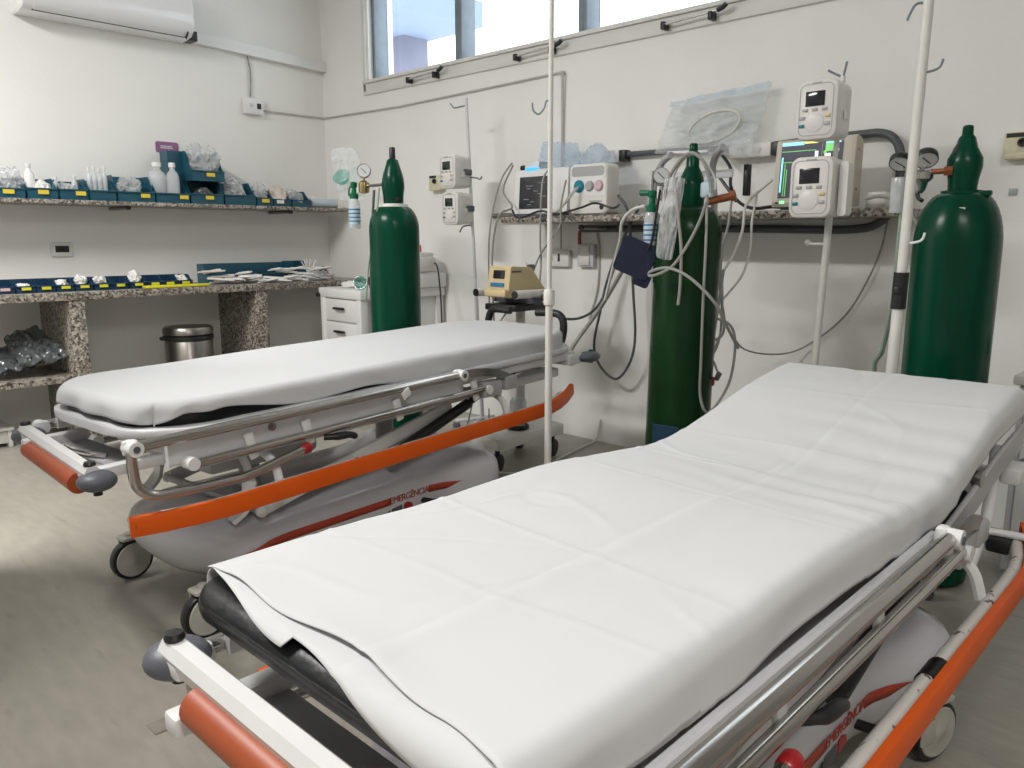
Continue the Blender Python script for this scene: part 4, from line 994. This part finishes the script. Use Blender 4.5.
        for y in (.16, 1.12):
            MB().tube([D(s*.25, y, -.175), D(s*.30, y, -.18), D(s*.345, y, -.205), D(s*.365, y, -.262)], .012, 8, 4).build('bumper_bracket', 'white', BP)
        # head push handle, corner pad
        hx_ = .19 if s > 0 else .205
        if handles: MB().tube([D(s*hx_, 1.655, -.10), D(s*(hx_+.01), 1.685, -.05), D(s*(hx_+.01), 1.695, .012), D(s*(hx_-.01), 1.695, .046), D(s*(hx_-.055), 1.69, .054), D(s*(hx_-.125), 1.685, .052)], .0165, 12, 5).build('push_handle', 'black', t)
        MB().box(D(s*.31, 1.60, -.115), (.045, .10, .04), .006).build('head_bracket', 'whitem', t)
        pd = MB().ball(D(s*.335, 1.685, -.115), 1., (.042, .066, .023), sub=3).build('corner_pad', 'dgrey', t)
        MB().cyl(D(s*.335, 1.70, -.142), D(s*.335, 1.70, -.088), .009, seg=12).build('pad_pin', 'black', pd)
        # foot end arms
        MB().box(D(s*.215, -.165, -.15), (.035, .17, .028), .005, Matrix.Rotation(tilt, 3, 'X')).build('foot_arm', 'whitem', t)
    MB().box(D(0, 1.66, -.14), (.56, .03, .03), .006).build('head_bar', 'deck', t)
    MB().box(D(-.02, -.135, -.165), (.38, .09, .006), .002).build('foot_plate', 'grey', t)
    MB().tube([D(-.14, -.17, -.155), D(-.06, -.185, -.15), D(.02, -.175, -.15), D(.06, -.15, -.155)], .007, 8, 4).build('foot_lever', 'nickel', t)
    # foot bar
    c0 = D(*fb[:3]); RB = Matrix.Rotation(fb[3], 3, 'Z')
    rg = []
    for i in range(15):
        q = -1+2*i/14; x = q*.30; e = max(0, abs(q)-.86)/.14
        rg.append([c0+RB@Vector((x, u, v)) for u, v in [(-.026, -.012), (-.03, .006), (-.022, .020), (-.003, .022), (.006, .012), (.006, -.016), (-.01, -.02)]])
    fb = MB().ring_loft(rg).build('foot_bar', 'whitem', t, angle=30)
    MB().cyl(c0+RB@Vector((-.195, -.024, -.030)), c0+RB@Vector((.232, -.024, -.030)), .026, seg=22).build('grip', 'rust', fb)
    for s in (-1, 1):
        MB().box(c0+RB@Vector((s*.275, -.012, -.008)), (.06, .034, .03), .008, RB).build('end_block', 'whitem', fb)
        MB().ball(c0+RB@Vector((s*.30, -.004, -.014)), 1., (.044, .044, .025), sub=3).build('corner_bumper', 'dgrey', fb)
        MB().lathe([(.013, 0), (.014, .004), (.011, .01), (.0, .011)], c0+RB@Vector((s*.285, -.012, .021)), seg=18).build('cap', 'black', fb)
        MB().cyl(c0+RB@Vector((s*.30, -.004, -.048)), c0+RB@Vector((s*.30, -.004, -.036)), .01, seg=12).build('bumper_bolt', 'black', fb)
    # base cover
    rg = []
    def outline(hx, hy, r, cy, z, f):
        return [Vector((u, v, z+f(u, v))) for u, v in rrect(hx, hy, r, 10, 0, cy)]
    def flare(y): return 1+.15*(1-sm(.02, .28, y))+.36*sm(.82, 1.07, y)
    def side_x(y, hx=.257, y0=-.045, y1=1.21, r=.24):
        e = 0.
        if y < y0+r: e = r-math.sqrt(max(0, r*r-(y0+r-y)**2))
        if y > y1-.16: e = .16-math.sqrt(max(0, .16**2-(y-(y1-.16))**2))
        return (hx-e)*flare(y)
    prev = []
    for hx, y0, y1, z in ((.212, .07, 1.13, .106), (.236, .03, 1.165, .112), (.25, .0, 1.19, .14), (.256, -.03, 1.205, .175), (.257, -.045, 1.21, .205), (.254, -.05, 1.205, .232), (.244, -.042, 1.195, .256), (.22, -.02, 1.165, .274), (.17, .03, 1.11, .283), (.08, .16, 1., .286), (.008, .3, .85, .287)):
        n = 30; L = []
        for k in range(n+1):
            y = y0+(y1-y0)*(.5-.5*math.cos(PI*k/n)); L.append(Vector((max(.0015, side_x(y, hx, y0, y1)), y, z+.012*sm(.8, 1.05, y)*sm(.2, .27, z))))
        rg.append(L+[Vector((-p.x, p.y, p.z)) for p in L[::-1]])
    bc = MB().ring_loft(rg).build('base_cover', 'lgrey', t, angle=70)
    MB().lathe([(.06, 0), (.055, .006), (.0, .007)], (.0, .30, .287), seg=24).build('column_collar', 'grey', bc)
    for s in (-1, 1):
        b = MB()
        for ya_, yb_, ta, tb in ((.10, .648, .10, .0), (.822, .95, .0, .07)):
            def st(u, v):
                y = ya_+(yb_-ya_)*u
                lo = (1-sm(0, ta, y-ya_)) if ta else 0.
                lo = max(lo, (1-sm(0, tb, yb_-y)) if tb else 0.)
                z = .200-.012+.024*(v*(1-lo)+lo*.92*(1 if tb else .3))
                return Vector((s*(side_x(y)+.0022), y, z))
            b.grid(26, 2, st)
        sb_ = b.build('stripe', 'stripe', bc); sb_.modifiers.new('thickness', 'SOLIDIFY').thickness = .001
        cu = bpy.data.curves.new('lettering', 'FONT'); cu.body = 'EMERG\u00caNCIA'; cu.size = .0315; cu.extrude = .0006; cu.align_x = 'CENTER'; cu.align_y = 'CENTER'
        cu.materials.append(M['stripe'])
        cu.space_character = .92
        tmp = bpy.data.objects.new('lettering_source', cu); COL.objects.link(tmp); bpy.context.view_layer.update()
        me = bpy.data.meshes.new_from_object(tmp.evaluated_get(bpy.context.evaluated_depsgraph_get())); bpy.data.objects.remove(tmp)
        o = bpy.data.objects.new('lettering', me); COL.objects.link(o); o.parent = bc
        o.location = (s*.2592, .735, .200); o.rotation_euler = (PI/2, 0, s*PI/2)
        for m, poly in (('navy', [(.61, -.055), (.645, -.055), (.645, -.030)]), ('conduit', [(.655, -.055), (.70, -.055), (.70, -.024), (.655, -.028)]), ('red', [(.71, -.050), (.75, -.045), (.745, -.028), (.725, -.02), (.71, -.024)])):
            MB().prism(poly, 0, .002, lambda u, v, w: (s*(.2562+w), u, .200+v)).build('logo_piece', m, bc, smooth=False)
        MB().tube([(s*.25, .80, .165), (s*.30, .80, .17), (s*.318, .83, .165), (s*.315, .88, .15)], .010, 10, 4).build('brake_pedal', 'black', t)
    # casters
    for cx, y, rot in ((-.262, .035, 0.), (.262, -.02, 0.), (-.29, 1.06, 0.), (.30 if not swivel else .318, 1.05, -.3 if swivel else 0.)):
        r = .064; ax = (math.cos(rot), math.sin(rot), 0); Rm = Matrix.Rotation(rot, 3, 'Z')
        fk = MB().box((cx, y, .1355), (.05, .066, .012), .005, Rm).cyl((cx, y, .128), (cx, y, .15), .015, seg=12)
        fk.box(Vector((cx, y, .105))+Rm@Vector((-.026, 0, 0)), (.006, .05, .07), .002, Rm)
        f = fk.build('caster_fork', 'hub', t)
        w = MB().lathe([(r*.84, -.016), (r*.97, -.014), (r, -.008), (r, .008), (r*.97, .014), (r*.84, .016)], (cx, y, r+.001), ax, 40).build('caster', 'black', t)
        MB().lathe([(r*.70, -.019), (r*.84, -.0165), (r*.84, .0165), (r*.80, .019), (r*.2, .020), (r*.16, .022), (0, .022)], (cx, y, r+.001), ax, 40).build('hub', 'hub', w)
        if swivel and cx > 0 and y > .5:
            MB().box(Vector((cx, y, .118))+Rm@Vector((.0, -.05, -.01)), (.03, .03, .05), .006, Rm).build('brake_housing', 'black', w)
            MB().box(Vector((cx, y, .085))+Rm@Vector((.026, -.05, 0)), (.004, .045, .05), .003, Rm).build('side_plate', 'hub', w)
    # lift gear
    zb = z0-.19
    for y in (.30, .86):
        c = MB().cyl((0, y, .285), (0, y, min(zb, .46)), .032, seg=22).build('lift_column', 'grey', t)
        MB().cyl((0, y, min(zb, .46)-.002), (0, y, D(0, y, -.187).z), .022, seg=20).build('piston', 'nickel', c)
    for s in (-1, 1):
        a0, a1 = Vector((s*.245, .17, .298)), D(s*.245, .95, -.20)
        dv = a1-a0
        MB().box((a0+a1)/2, (.018, dv.length, .045), .006, Matrix.Rotation(math.atan2(dv.z, dv.y), 3, 'X')).build('lift_arm', 'whitem', t)
        MB().ball(a0+Vector((s*.014, 0, 0)), .018, sub=2).build('arm_pivot', 'white', t)
        MB().sweep(spline([Vector((s*.235, .09, .285)), Vector((s*.245, .13, .32)), Vector((s*.24, .15, zb-.07)), D(s*.235, .12, -.17)], 5), [(-.02, -.006), (.02, -.006), (.02, .006), (-.02, .006)]).build('leg_bracket', 'whitem', t)
    MB().cyl(Vector((-.245, .17, .298)), Vector((.245, .17, .298)), .012, seg=12).build('pivot_rod', 'grey', t)
    MB().box(D(0, .24, -.215), (.38, .36, .06), .015).build('gear_box', 'grey', t)
    for sx in (-.268, .268):
        p1 = D(sx, 1.32, -.112); p0 = D(sx, .64, -.308); pm = p0.lerp(p1, .55)
        g = MB().cyl(p0, pm, .0185, seg=14).build('gas_strut', 'black', t)
        MB().cyl(pm, p1, .011, seg=12).build('strut_rod', 'black', g)
    if bend:
        for s in (1,):
            a = D(s*.285, 1.50, -.10, True)
            MB().tube([a, D(s*.29, 1.46, -.20), D(s*.28, 1.40, -.30)], .013, 10, 3).build('backrest_strut', 'white', t)
            MB().tube([D(s*.29, 1.44, -.225), D(s*.33, 1.45, -.225), D(s*.40, 1.46, -.225)], .009, 10, 3).build('backrest_lever', 'white', t)
            MB().box(D(s*.325, 1.45, -.25), (.05, .06, .035), .008).build('lever_housing', 'black', t)
            MB().cyl(D(s*.30, 1.25, -.075, True), D(s*.318, 1.25, -.075, True), .018, seg=14).build('hinge_pin', 'steel', t)
    return t, D

G1L, G1Y = (2.69, -2.387, 0), math.radians(4.6)
g1, D1 = gurney('far gurney with a flat bed and fitted sheet, beside the granite counter', G1L, G1Y, .665, math.radians(1.1), 0.)
g2, D2 = gurney('near gurney in the foreground with its head end raised', (4.19, -2.64, 0), 0., .60, 0., .118, ms=.033, handles=False, fb=(.012, -.20, -.090, 0.), swivel=True, cr=.06)
MB().cyl((.384, .72, .334), (.384, .79, .334), .0195, seg=18).build('tape_band', 'leather', g2)
tagp = MB().box((0, 0, 0), (.004, .034, .026), .001, Matrix.Rotation(.5, 3, 'X')).box((.003, 0, 0), (.001, .012, .012)).build('rail_tag', 'white', g1)
tagp.location = D1(.375, .62, -.083)

def ridge(d, w): return math.exp(-(d/w)**2)

def sheet(name, label, D, par_loc, yaw, bent, hx, y0, y1, dropx, dropf, droph, rnd, wrinkle, m, nx=110, ny=240, cr=.19):
    """a cloth lying on the mattress, falling over its edges"""
    b = MB()
    def fold(s, e, dr, r):
        """arc-length s measured beyond edge-r -> (offset along, drop)"""
        if s <= 0: return s, 0
        q = r*PI/2
        if s < q: a = s/r; return r*math.sin(a), r*(1-math.cos(a))
        return r, r+(s-q)
    SX = hx-rnd; LX = SX+rnd*PI/2
    def fn(u, v):
        v_ = v
        yl0 = y0+rnd; yl1 = y1-rnd
        dxm = dropx(v_) if callable(dropx) else dropx
        tx = (2*u-1)
        sx = abs(tx)*(LX-0+(dxm[1] if tx > 0 else dxm[0])); sg = 1 if tx > 0 else -1
        ox, dzx = fold(sx-SX, 0, 0, rnd); x = sg*(SX+ox)
        df = dropf(x) if callable(dropf) else dropf
        ty = -df+v_*((yl1-yl0)+rnd*PI+df+droph) - rnd*PI/2
        if ty < 0:
            oy, dzy = fold(-ty, 0, 0, rnd); y = yl0-oy
        elif ty > (yl1-yl0):
            oy, dzy = fold(ty-(yl1-yl0), 0, 0, rnd); y = yl1+oy
        else: y = yl0+ty; dzy = 0
        # round the plan corners
        ax, ay = abs(x)-(hx-cr), (y0+cr)-y if y < y0+cr else (y-(y1-cr) if y > y1-cr else -1)
        if ax > 0 and ay > 0:
            d = math.hypot(ax, ay)
            mx = max(ax, ay)
            if d > 0:
                k = mx/d
                x = sg*(hx-cr+ax*k); y = (y0+cr-ay*k) if y < y0+cr else (y1-cr+ay*k)
        dz = max(dzx, dzy) if min(dzx, dzy) < rnd else max(dzx, dzy)+.25*min(dzx, dzy)
        px, py, pz, ex, ey = wrinkle(x, y, dzx, dzy, sg)
        p = D(x+px, y+py, .004-dz+pz, bent)
        return p
    b.grid(nx, ny, fn)
    o = b.build(name, m, angle=180); o.location = par_loc; o.rotation_euler = (0, 0, yaw)
    sd = o.modifiers.new('thickness', 'SOLIDIFY'); sd.thickness = .0018; sd.offset = 1
    return tag(o, label, 'sheet')

def wr1(x, y, dx, dy, sg):
    N = noise.noise
    e = sm(.0, .05, dx+dy)
    out = 0.
    # gathered folds of the side fall
    ph = N(Vector((y*3.1, 0, sg*2.))) * 3
    f = math.sin(y*24+ph*2+dx*38*(-1 if sg > 0 else 1)) * (.5+.5*N(Vector((y*2.2, 4, sg))))
    corner = ridge(y+.10, .13)
    out = e*(.007*f + .010*corner*math.sin(y*75+dx*30)*1)
    pz = .0028*N(Vector((x*3, y*2.2, 1))) + .0009*N(Vector((x*9, y*6, 3)))*(1-e) - .006*corner*e*math.sin(y*50+1.)
    # dome slightly
    pz += .003*(1-(x/.31)**2)*(1-e)
    py = 0
    if dy > 0.0:
        ee = sm(0, .05, dy); py = -ee*.006*math.sin(x*34+1)*(1 if y < .5 else -1)
    return sg*out, py, pz, 0, 0
sheet('fitted_sheet', 'white fitted sheet stretched over the far gurney mattress', D1, G1L, G1Y, False, .312, -.165, 1.66,
      lambda v: (.03, .036+.005*math.sin(v*30)+.005*math.sin(v*11+1)-.036*ridge(v-.095, .105)+.015*sm(.6, .9, v)), .022, .04, .028, wr1, 'sheet')

CRS = [(.06, .02), (.25, -.03), (.62, -.03), (.85, -.02), (1.06, .01), (1.40, .02)]
def wr2(x, y, dx, dy, sg):
    N = noise.noise
    e = sm(.0, .06, dx+dy)
    pz = .0022*N(Vector((x*3.4, y*2.4, 8))) + .0010*N(Vector((x*9, y*7, 5)))
    # sharp pressed creases across and one along
    for cy, sl in CRS:
        yy = y-cy-sl*x*2.2-.012*N(Vector((x*5, cy*9, 2)))
        k = .45+.55*abs(N(Vector((x*3+cy*7, cy*5, 1)))*2)
        pz += .0024*k*ridge(yy, .005) - .0016*k*ridge(yy-.025, .03)
    xx = x-.05+.05*sm(.5, 1.6, y)+.008*N(Vector((y*4, 3, 0)))
    pz += -.0020*ridge(xx, .005)*(.6+.4*N(Vector((y*5, 0, 7)))) + .0016*ridge(xx-.02, .016)
    rr = abs(N(Vector((x*2.6+1.5*y, y*2.1-x*1.2, 11)))); pz += .0026*ridge(rr, .03)*(.5+N(Vector((x*4, y*3, 21))))
    rr = abs(N(Vector((x*4.1-1.1*y, y*3.2+x, 31)))); pz -= .0018*ridge(rr, .05)*(.5+N(Vector((x*3, y*4, 41))))
    # soft pulls fanning out of the hinge on the right
    fan = sm(.55, .8, y)*(1-sm(1.15, 1.45, y))*sm(-.25, .2, x)
    yy = y - .28*(x-.25)**2*1.2
    pz += fan*.0042*math.sin(yy*62+2.2*N(Vector((x*4, y*3, 6))))*(.6+.6*N(Vector((x*2.5, y*9, 2))))
    # dip where the mattress hinges
    out = e*(.003*math.sin(y*13+N(Vector((y*3, 1, 1)))*3)*(1 if sg > 0 else .4) + .004*N(Vector((y*7, dx*14, sg*3))))
    if sg > 0: out += .012*sm(.05, .14, dx)
    py = 0
    return sg*out, py, pz, 0, 0
def hem2(x):
    return -.030 + (-.030+.042*sm(-.31, -.05, x) if x < -.045 else -.004+.046*sm(-.04, .25, x))
s2 = sheet('flat_sheet', 'white flat sheet with pressed creases spread over the near gurney', D2, (4.19, -2.64, 0), 0., True, .308, -.192, 1.645,
      lambda v: (.006+.004*math.sin(v*17), .046+.003*math.sin(v*9)-.016*sm(.5, .8, v)), hem2, .01, .026, wr2, 'sheet2', 130, 300, cr=.02)
# turned-back upper layer that stops short of the foot edge
def upper():
    b = MB(); nx, ny = 110, 70; hx, rnd = .308, .026
    def fn(u, v):
        q = rnd*PI/2
        sx = -.297+u*(.297+(hx-rnd)+q+.046)
        e = sx-(hx-rnd)
        if e <= 0: x, dz = sx, 0.
        elif e < q: x, dz = hx-rnd+rnd*math.sin(e/rnd), rnd*(1-math.cos(e/rnd))
        else: x, dz = hx, rnd+e-q
        edge = -.150-.008*sm(-.05, .2, x)-.030*sm(.2, .32, x)+.006*math.sin((x+.3)*23)
        y = edge+(.34-edge)*v
        px, _, pz, _, _ = wr2(x, y, dz, 0, 1)
        lift = (.0022+.0065*ridge(v, .07)*(.55+.45*math.sin(x*19+.8)))*sm(-.30, -.2, x)-.0075*sm(.35, 1., v)
        n = sm(0, rnd, dz)
        return D2(x+px+lift*n, y, .005+pz-dz+lift*(1-n), True)
    b.grid(nx, ny, fn)
    o = b.build('turned_layer', 'sheet2', s2, angle=180)
    sd = o.modifiers.new('thickness', 'SOLIDIFY'); sd.thickness = .0016; sd.offset = 1
upper()

# ------------------------------------------------------------------ hanging cables
C_ = 'loose medical cables'
cable('monitor_cable', 'dark cable from the adapter plug hanging outside the thin pump pole', [(1.992, -0.2, 1.429), (1.939, -0.22, 1.355), (1.91, -0.25, 1.219), (1.922, -0.3, 1.04), (1.941, -0.32, 0.7832), (1.977, -0.35, 0.5791)], .0045, 'grcable', group=C_)
cable('monitor_cable', 'grey cable kinked beside the dark monitor before it drops', [(2.009, -0.21, 1.417), (1.966, -0.24, 1.293), (2.069, -0.28, 1.204), (2.062, -0.36, 1.168), (2.039, -0.38, 1.065), (2.044, -0.4, 0.8917), (2.057, -0.4, 0.615)], .005, 'grcable', group=C_)
cable('monitor_cable', 'black cable along the foot of the dark monitor', [(2.136, -0.35, 1.186), (2.192, -0.36, 1.146), (2.33, -0.36, 1.176), (2.43, -0.36, 1.16), (2.581, -0.37, 1.184), (2.667, -0.37, 1.203), (2.761, -0.37, 1.179), (2.747, -0.3, 1.194)], .005, 'black', group=C_)
cable('monitor_cable', 'straight grey cable hanging across the dark monitor screen', [(2.326, -0.3, 1.369), (2.323, -0.34, 1.298), (2.331, -0.36, 1.041), (2.338, -0.36, 0.9366), (2.356, -0.4, 0.7576)], .0045, 'grcable', group=C_)
cable('monitor_cable', 'pale cable hanging from the suction unit behind the slim pole', [(2.488, -0.36, 1.312), (2.468, -0.37, 1.2), (2.464, -0.37, 1.109), (2.415, -0.37, 1.05), (2.34, -0.37, 0.97), (2.323, -0.4, 0.8897)], .0045, 'grcable', group=C_)
cable('monitor_cable', 'thin grey cable dropping to the wall outlet', [(2.19, -0.05, 1.217), (2.186, -0.035, 1.091), (2.187, -0.035, 0.9936)], .004, 'grcable', group=C_)
cable('power_cable', 'black cable from the suction unit in a deep loop by the wall', [(2.667, -0.2, 1.244), (2.725, -0.2, 1.167), (2.712, -0.15, 0.995), (2.694, -0.1, 0.8065), (2.713, -0.1, 0.5926), (2.688, -0.1, 0.459), (2.607, -0.1, 0.3654), (2.507, -0.1, 0.4192), (2.466, -0.1, 0.5215), (2.5, -0.1, 0.6894), (2.533, -0.1, 0.8237), (2.615, -0.12, 0.9937), (2.79, -0.2, 1.196)], .0065, 'conduit', group=C_)
cable('power_cable', 'black cable sweeping from the deep loop left to the gurney handle', [(2.584, -0.1, 1.167), (2.597, -0.08, 1.017), (2.546, -0.1, 0.8242), (2.513, -0.15, 0.7131), (2.535, -0.3, 0.6763), (2.556, -0.45, 0.6839)], .0065, 'conduit', group=C_)
cable('grey_hose', 'thick grey hose slanting down to the head of the far gurney', [(2.97, -0.5, 0.9932), (2.861, -0.45, 0.8813), (2.745, -0.42, 0.7439), (2.657, -0.45, 0.6139), (2.636, -0.5, 0.5439)], .0095, 'grcable', group=C_)
cable('white_tube', 'white tube arching off the humidifier left of the dark green cylinder', [(3.201, -0.76, 1.165), (3.144, -0.76, 1.152), (3.086, -0.74, 1.11), (3.049, -0.7, 1.042), (2.995, -0.65, 0.9836), (2.907, -0.6, 0.7979)], .006, 'whcable', group=C_)
cable('black_tube', 'thin black tube in front of the scaled humidifier bottle', [(3.29, -0.8, 1.217), (3.284, -0.81, 1.13), (3.277, -0.82, 1.043), (3.261, -0.82, 1.008)], .0045, 'black', group=C_)
cable('lead_cable', 'pale cable crossing the dark green cylinder in a loop by the cuff', [(3.514, -0.86, 1.173), (3.484, -0.86, 1.093), (3.437, -0.87, 1.003), (3.394, -0.88, 0.9487), (3.322, -0.88, 0.9192), (3.313, -0.88, 0.9328), (3.386, -0.88, 0.9485), (3.474, -0.88, 0.9174), (3.557, -0.86, 0.8401), (3.572, -0.8, 0.7596), (3.568, -0.7, 0.6706)], .0055, 'grcable', group=C_)
cable('lead_cable', 'short pale cable with a plug down the front of the dark green cylinder', [(3.373, -0.83, 1.252), (3.406, -0.86, 1.127), (3.429, -0.87, 1.01), (3.43, -0.87, 0.8918), (3.425, -0.87, 0.8231)], .0055, 'grcable', group=C_)
cable('lead_cable', 'long pale cable looping below the dark green cylinder side', [(3.478, -0.8, 1.193), (3.505, -0.84, 1.043), (3.504, -0.84, 0.8428), (3.494, -0.82, 0.6334), (3.485, -0.8, 0.5054), (3.5, -0.78, 0.4432), (3.494, -0.7, 0.4554), (3.49, -0.6, 0.534), (3.477, -0.55, 0.6582), (3.452, -0.55, 0.7311), (3.404, -0.6, 0.7612)], .005, 'grcable', group=C_)
cable('lead_cable', 'pale cable hanging from the shelf behind the trolley', [(3.331, -0.36, 1.211), (3.342, -0.4, 1.1), (3.349, -0.45, 1.005), (3.376, -0.5, 0.8552), (3.399, -0.5, 0.75), (3.394, -0.5, 0.6844), (3.381, -0.55, 0.6647)], .005, 'grcable', group=C_)
cable('lead_cable', 'white cable hanging from the lit monitor towards the trolley', [(3.478, -0.33, 1.266), (3.439, -0.36, 1.222), (3.397, -0.37, 1.174), (3.402, -0.4, 1.073), (3.396, -0.45, 0.9864), (3.389, -0.5, 0.931)], .0055, 'whcable', group=C_)
cable('lead_cable', 'thin white cable curving from the shelf edge down behind the trolley', [(3.43, -0.35, 1.211), (3.42, -0.36, 1.118), (3.439, -0.4, 1.013), (3.438, -0.45, 0.9122), (3.395, -0.5, 0.8258), (3.39, -0.52, 0.8077)], .0045, 'whcable', group=C_)
cable('lead_cable', 'black cable bent down from the conduit to the shelf', [(3.05, -.04, 1.432), (3.10, -.06, 1.41), (3.17, -.09, 1.34), (3.19, -.12, 1.27), (3.23, -.14, 1.2)], .007, 'black', group=C_)
cable('lead_cable', 'thin cable swagging over the wall from the trolley to the right conduit', [(3.391, -0.4, 0.6636), (3.384, -0.3, 0.6093), (3.402, -0.15, 0.575), (3.473, -0.05, 0.5801), (3.575, -0.02, 0.6493), (3.68, -0.02, 0.7589), (3.754, -0.02, 0.908), (3.79, -0.02, 1.024), (3.806, -0.03, 1.136)], .0035, 'grcable', group=C_)
tl = thing('ecg_leads', 'bundle of grey leads with coloured clips right of the dark green cylinder', 'leads', (0, 0, 0), group=C_)
for i, (px_, m) in enumerate(((((3.381, -0.5, 0.9308), (3.416, -0.55, 0.7095), (3.403, -0.62, 0.6017), (3.384, -0.64, 0.5413)), 'yellow'), (((3.381, -0.5, 0.9233), (3.413, -0.55, 0.6903), (3.412, -0.62, 0.5951), (3.409, -0.64, 0.5443)), 'black'),
                            (((3.385, -0.5, 0.9309), (3.407, -0.6, 0.6189), (3.416, -0.62, 0.5843), (3.439, -0.64, 0.5403)), 'red'), (((3.389, -0.5, 0.931), (3.411, -0.6, 0.6306), (3.432, -0.62, 0.5973), (3.462, -0.64, 0.5618)), 'dgrey'))):
    MB().tube(px_, .004, 8, 5).build('lead', 'grcable', tl)
    e = Vector(px_[-1]); MB().box(e-Vector((0, 0, .012)), (.018, .014, .034), .004, Matrix.Rotation(.3*(i-1.5), 3, 'Y')).build('clip', m, tl)
cable('floor_cable', 'white cable running from the wall across the floor under the cart', [(2.45, -.012, .12), (2.44, -.03, .02), (2.46, -.16, .008), (2.50, -.35, .008), (2.55, -.5, .008), (2.62, -.62, .008)], .006, 'whcable')
cable('cart_tube', 'thin white tube trailing from the ventilator cart to the floor', [(2.39, -.83, .125), (2.42, -.85, .06), (2.47, -.80, .012), (2.56, -.72, .008), (2.62, -.66, .008)], .005, 'whcable')
cable('vent_cable', 'thin dark cable looping from the ventilator to the tray', [(2.31, -.5, .77), (2.30, -.66, .6), (2.29, -.74, .4), (2.28, -.80, .2), (2.28, -.84, .10)], .004, 'grcable')
tag(MB().box((3.27, -2.46, .0012), (.05, .40, .0016), 0, Matrix.Rotation(-.03, 3, 'Z')).build('floor_patch', 'patch', smooth=False), 'dark filled strip in the floor below the near gurney foot bar', 'patch')
# low cabinet at the right
t = thing('side_cabinet', 'grey cabinet beyond the near gurney at the right edge', 'cabinet', (4.62, -.30, 0))
MB().box((0, 0, .33), (.46, .44, .58), .006).build('body', 'deck', t); MB().box((0, 0, .635), (.49, .47, .03), .006).build('top', 'cream', t)
MB().box((0, -.225, .34), (.42, .015, .52), .005).build('door', 'whitem', t)
for x in (-.2, .2):
    for y in (-.18, .18): MB().cyl((x, y, 0), (x, y, .04), .018, seg=12).build('foot', 'dgrey', t)
t = thing('equipment_box', 'grey box with dark window on the cabinet at the right edge', 'box', (4.56, -.3, .6505))
MB().box((0, 0, .05), (.28, .26, .10), .012).build('case', 'trim', t); MB().box((-.06, -.131, .055), (.10, .004, .045), .002).build('window', 'ink', t)

# added blocker: unseen folding screen left of the camera that shades the floor
t = thing('added_shade_screen', 'unseen grey folding screen added to shade the floor left of the near gurney', 'screen', (2.47, -3.29, 0), math.radians(130))
for i in range(2):
    o = MB().box((.36*(2*i-1), .0, 1.02), (.66, .012, 1.56), .003).build('shade_panel', 'deck', t)
    for x in (.36*(2*i-1)-.345, .36*(2*i-1)+.345): MB().cyl((x, 0, .012), (x, 0, 1.85), .013, seg=14).build('upright', 'pole', t)
    for z in (.22, 1.835): MB().cyl((.36*(2*i-1)-.345, 0, z), (.36*(2*i-1)+.345, 0, z), .011, seg=14).build('crossbar', 'pole', t)
for x in (-.70, .70): MB().box((x, 0, .012), (.03, .22, .022), .006).build('foot', 'pole', t)

# ------------------------------------------------------------------ lights, sky, camera
def lamp(x, y, power, label, w=1.2, d=.30, rz=0.):
    t = thing('ceiling_light', label, 'ceiling light', (x, y, H_), rz, 'ceiling lights')
    MB().box((0, 0, -.02), (w+.06, d+.06, .038), .006).build('housing', 'white', t)
    L = bpy.data.lights.new('fluorescent_tubes', 'AREA'); L.shape = 'RECTANGLE'; L.size = w; L.size_y = d; L.energy = power; L.color = (1., .985, .955)
    o = bpy.data.objects.new('fluorescent_tubes', L); COL.objects.link(o); o.parent = t; o.location = (0, 0, -.045)
lamp(1.85, -3.5, 116, 'rectangular ceiling light over the foot of the far gurney')
lamp(5.6, -3.5, 46, 'rectangular ceiling light behind the near gurney')
w = bpy.data.worlds.new('sky'); S.world = w; w.use_nodes = True
bg = w.node_tree.nodes['Background']; bg.inputs[0].default_value = (.93, .96, 1., 1); bg.inputs[1].default_value = 3.2

cam = bpy.data.cameras.new('camera'); co = bpy.data.objects.new('camera', cam); COL.objects.link(co)
cam.sensor_fit = 'HORIZONTAL'; cam.sensor_width = 36; cam.lens = 36*794/1024; cam.clip_start = .02
co.location = (4.906, -3.243, 1.05); co.rotation_euler = (PI/2-math.radians(10.419), 0, math.radians(43.767))
S.camera = co
vs = S.view_settings; vs.view_transform = 'Standard'; vs.look = 'None'; vs.gamma = 1; vs.use_curve_mapping = False; vs.exposure = .09
S.cycles.max_bounces = 10; S.cycles.transparent_max_bounces = 16; S.cycles.use_denoising = True
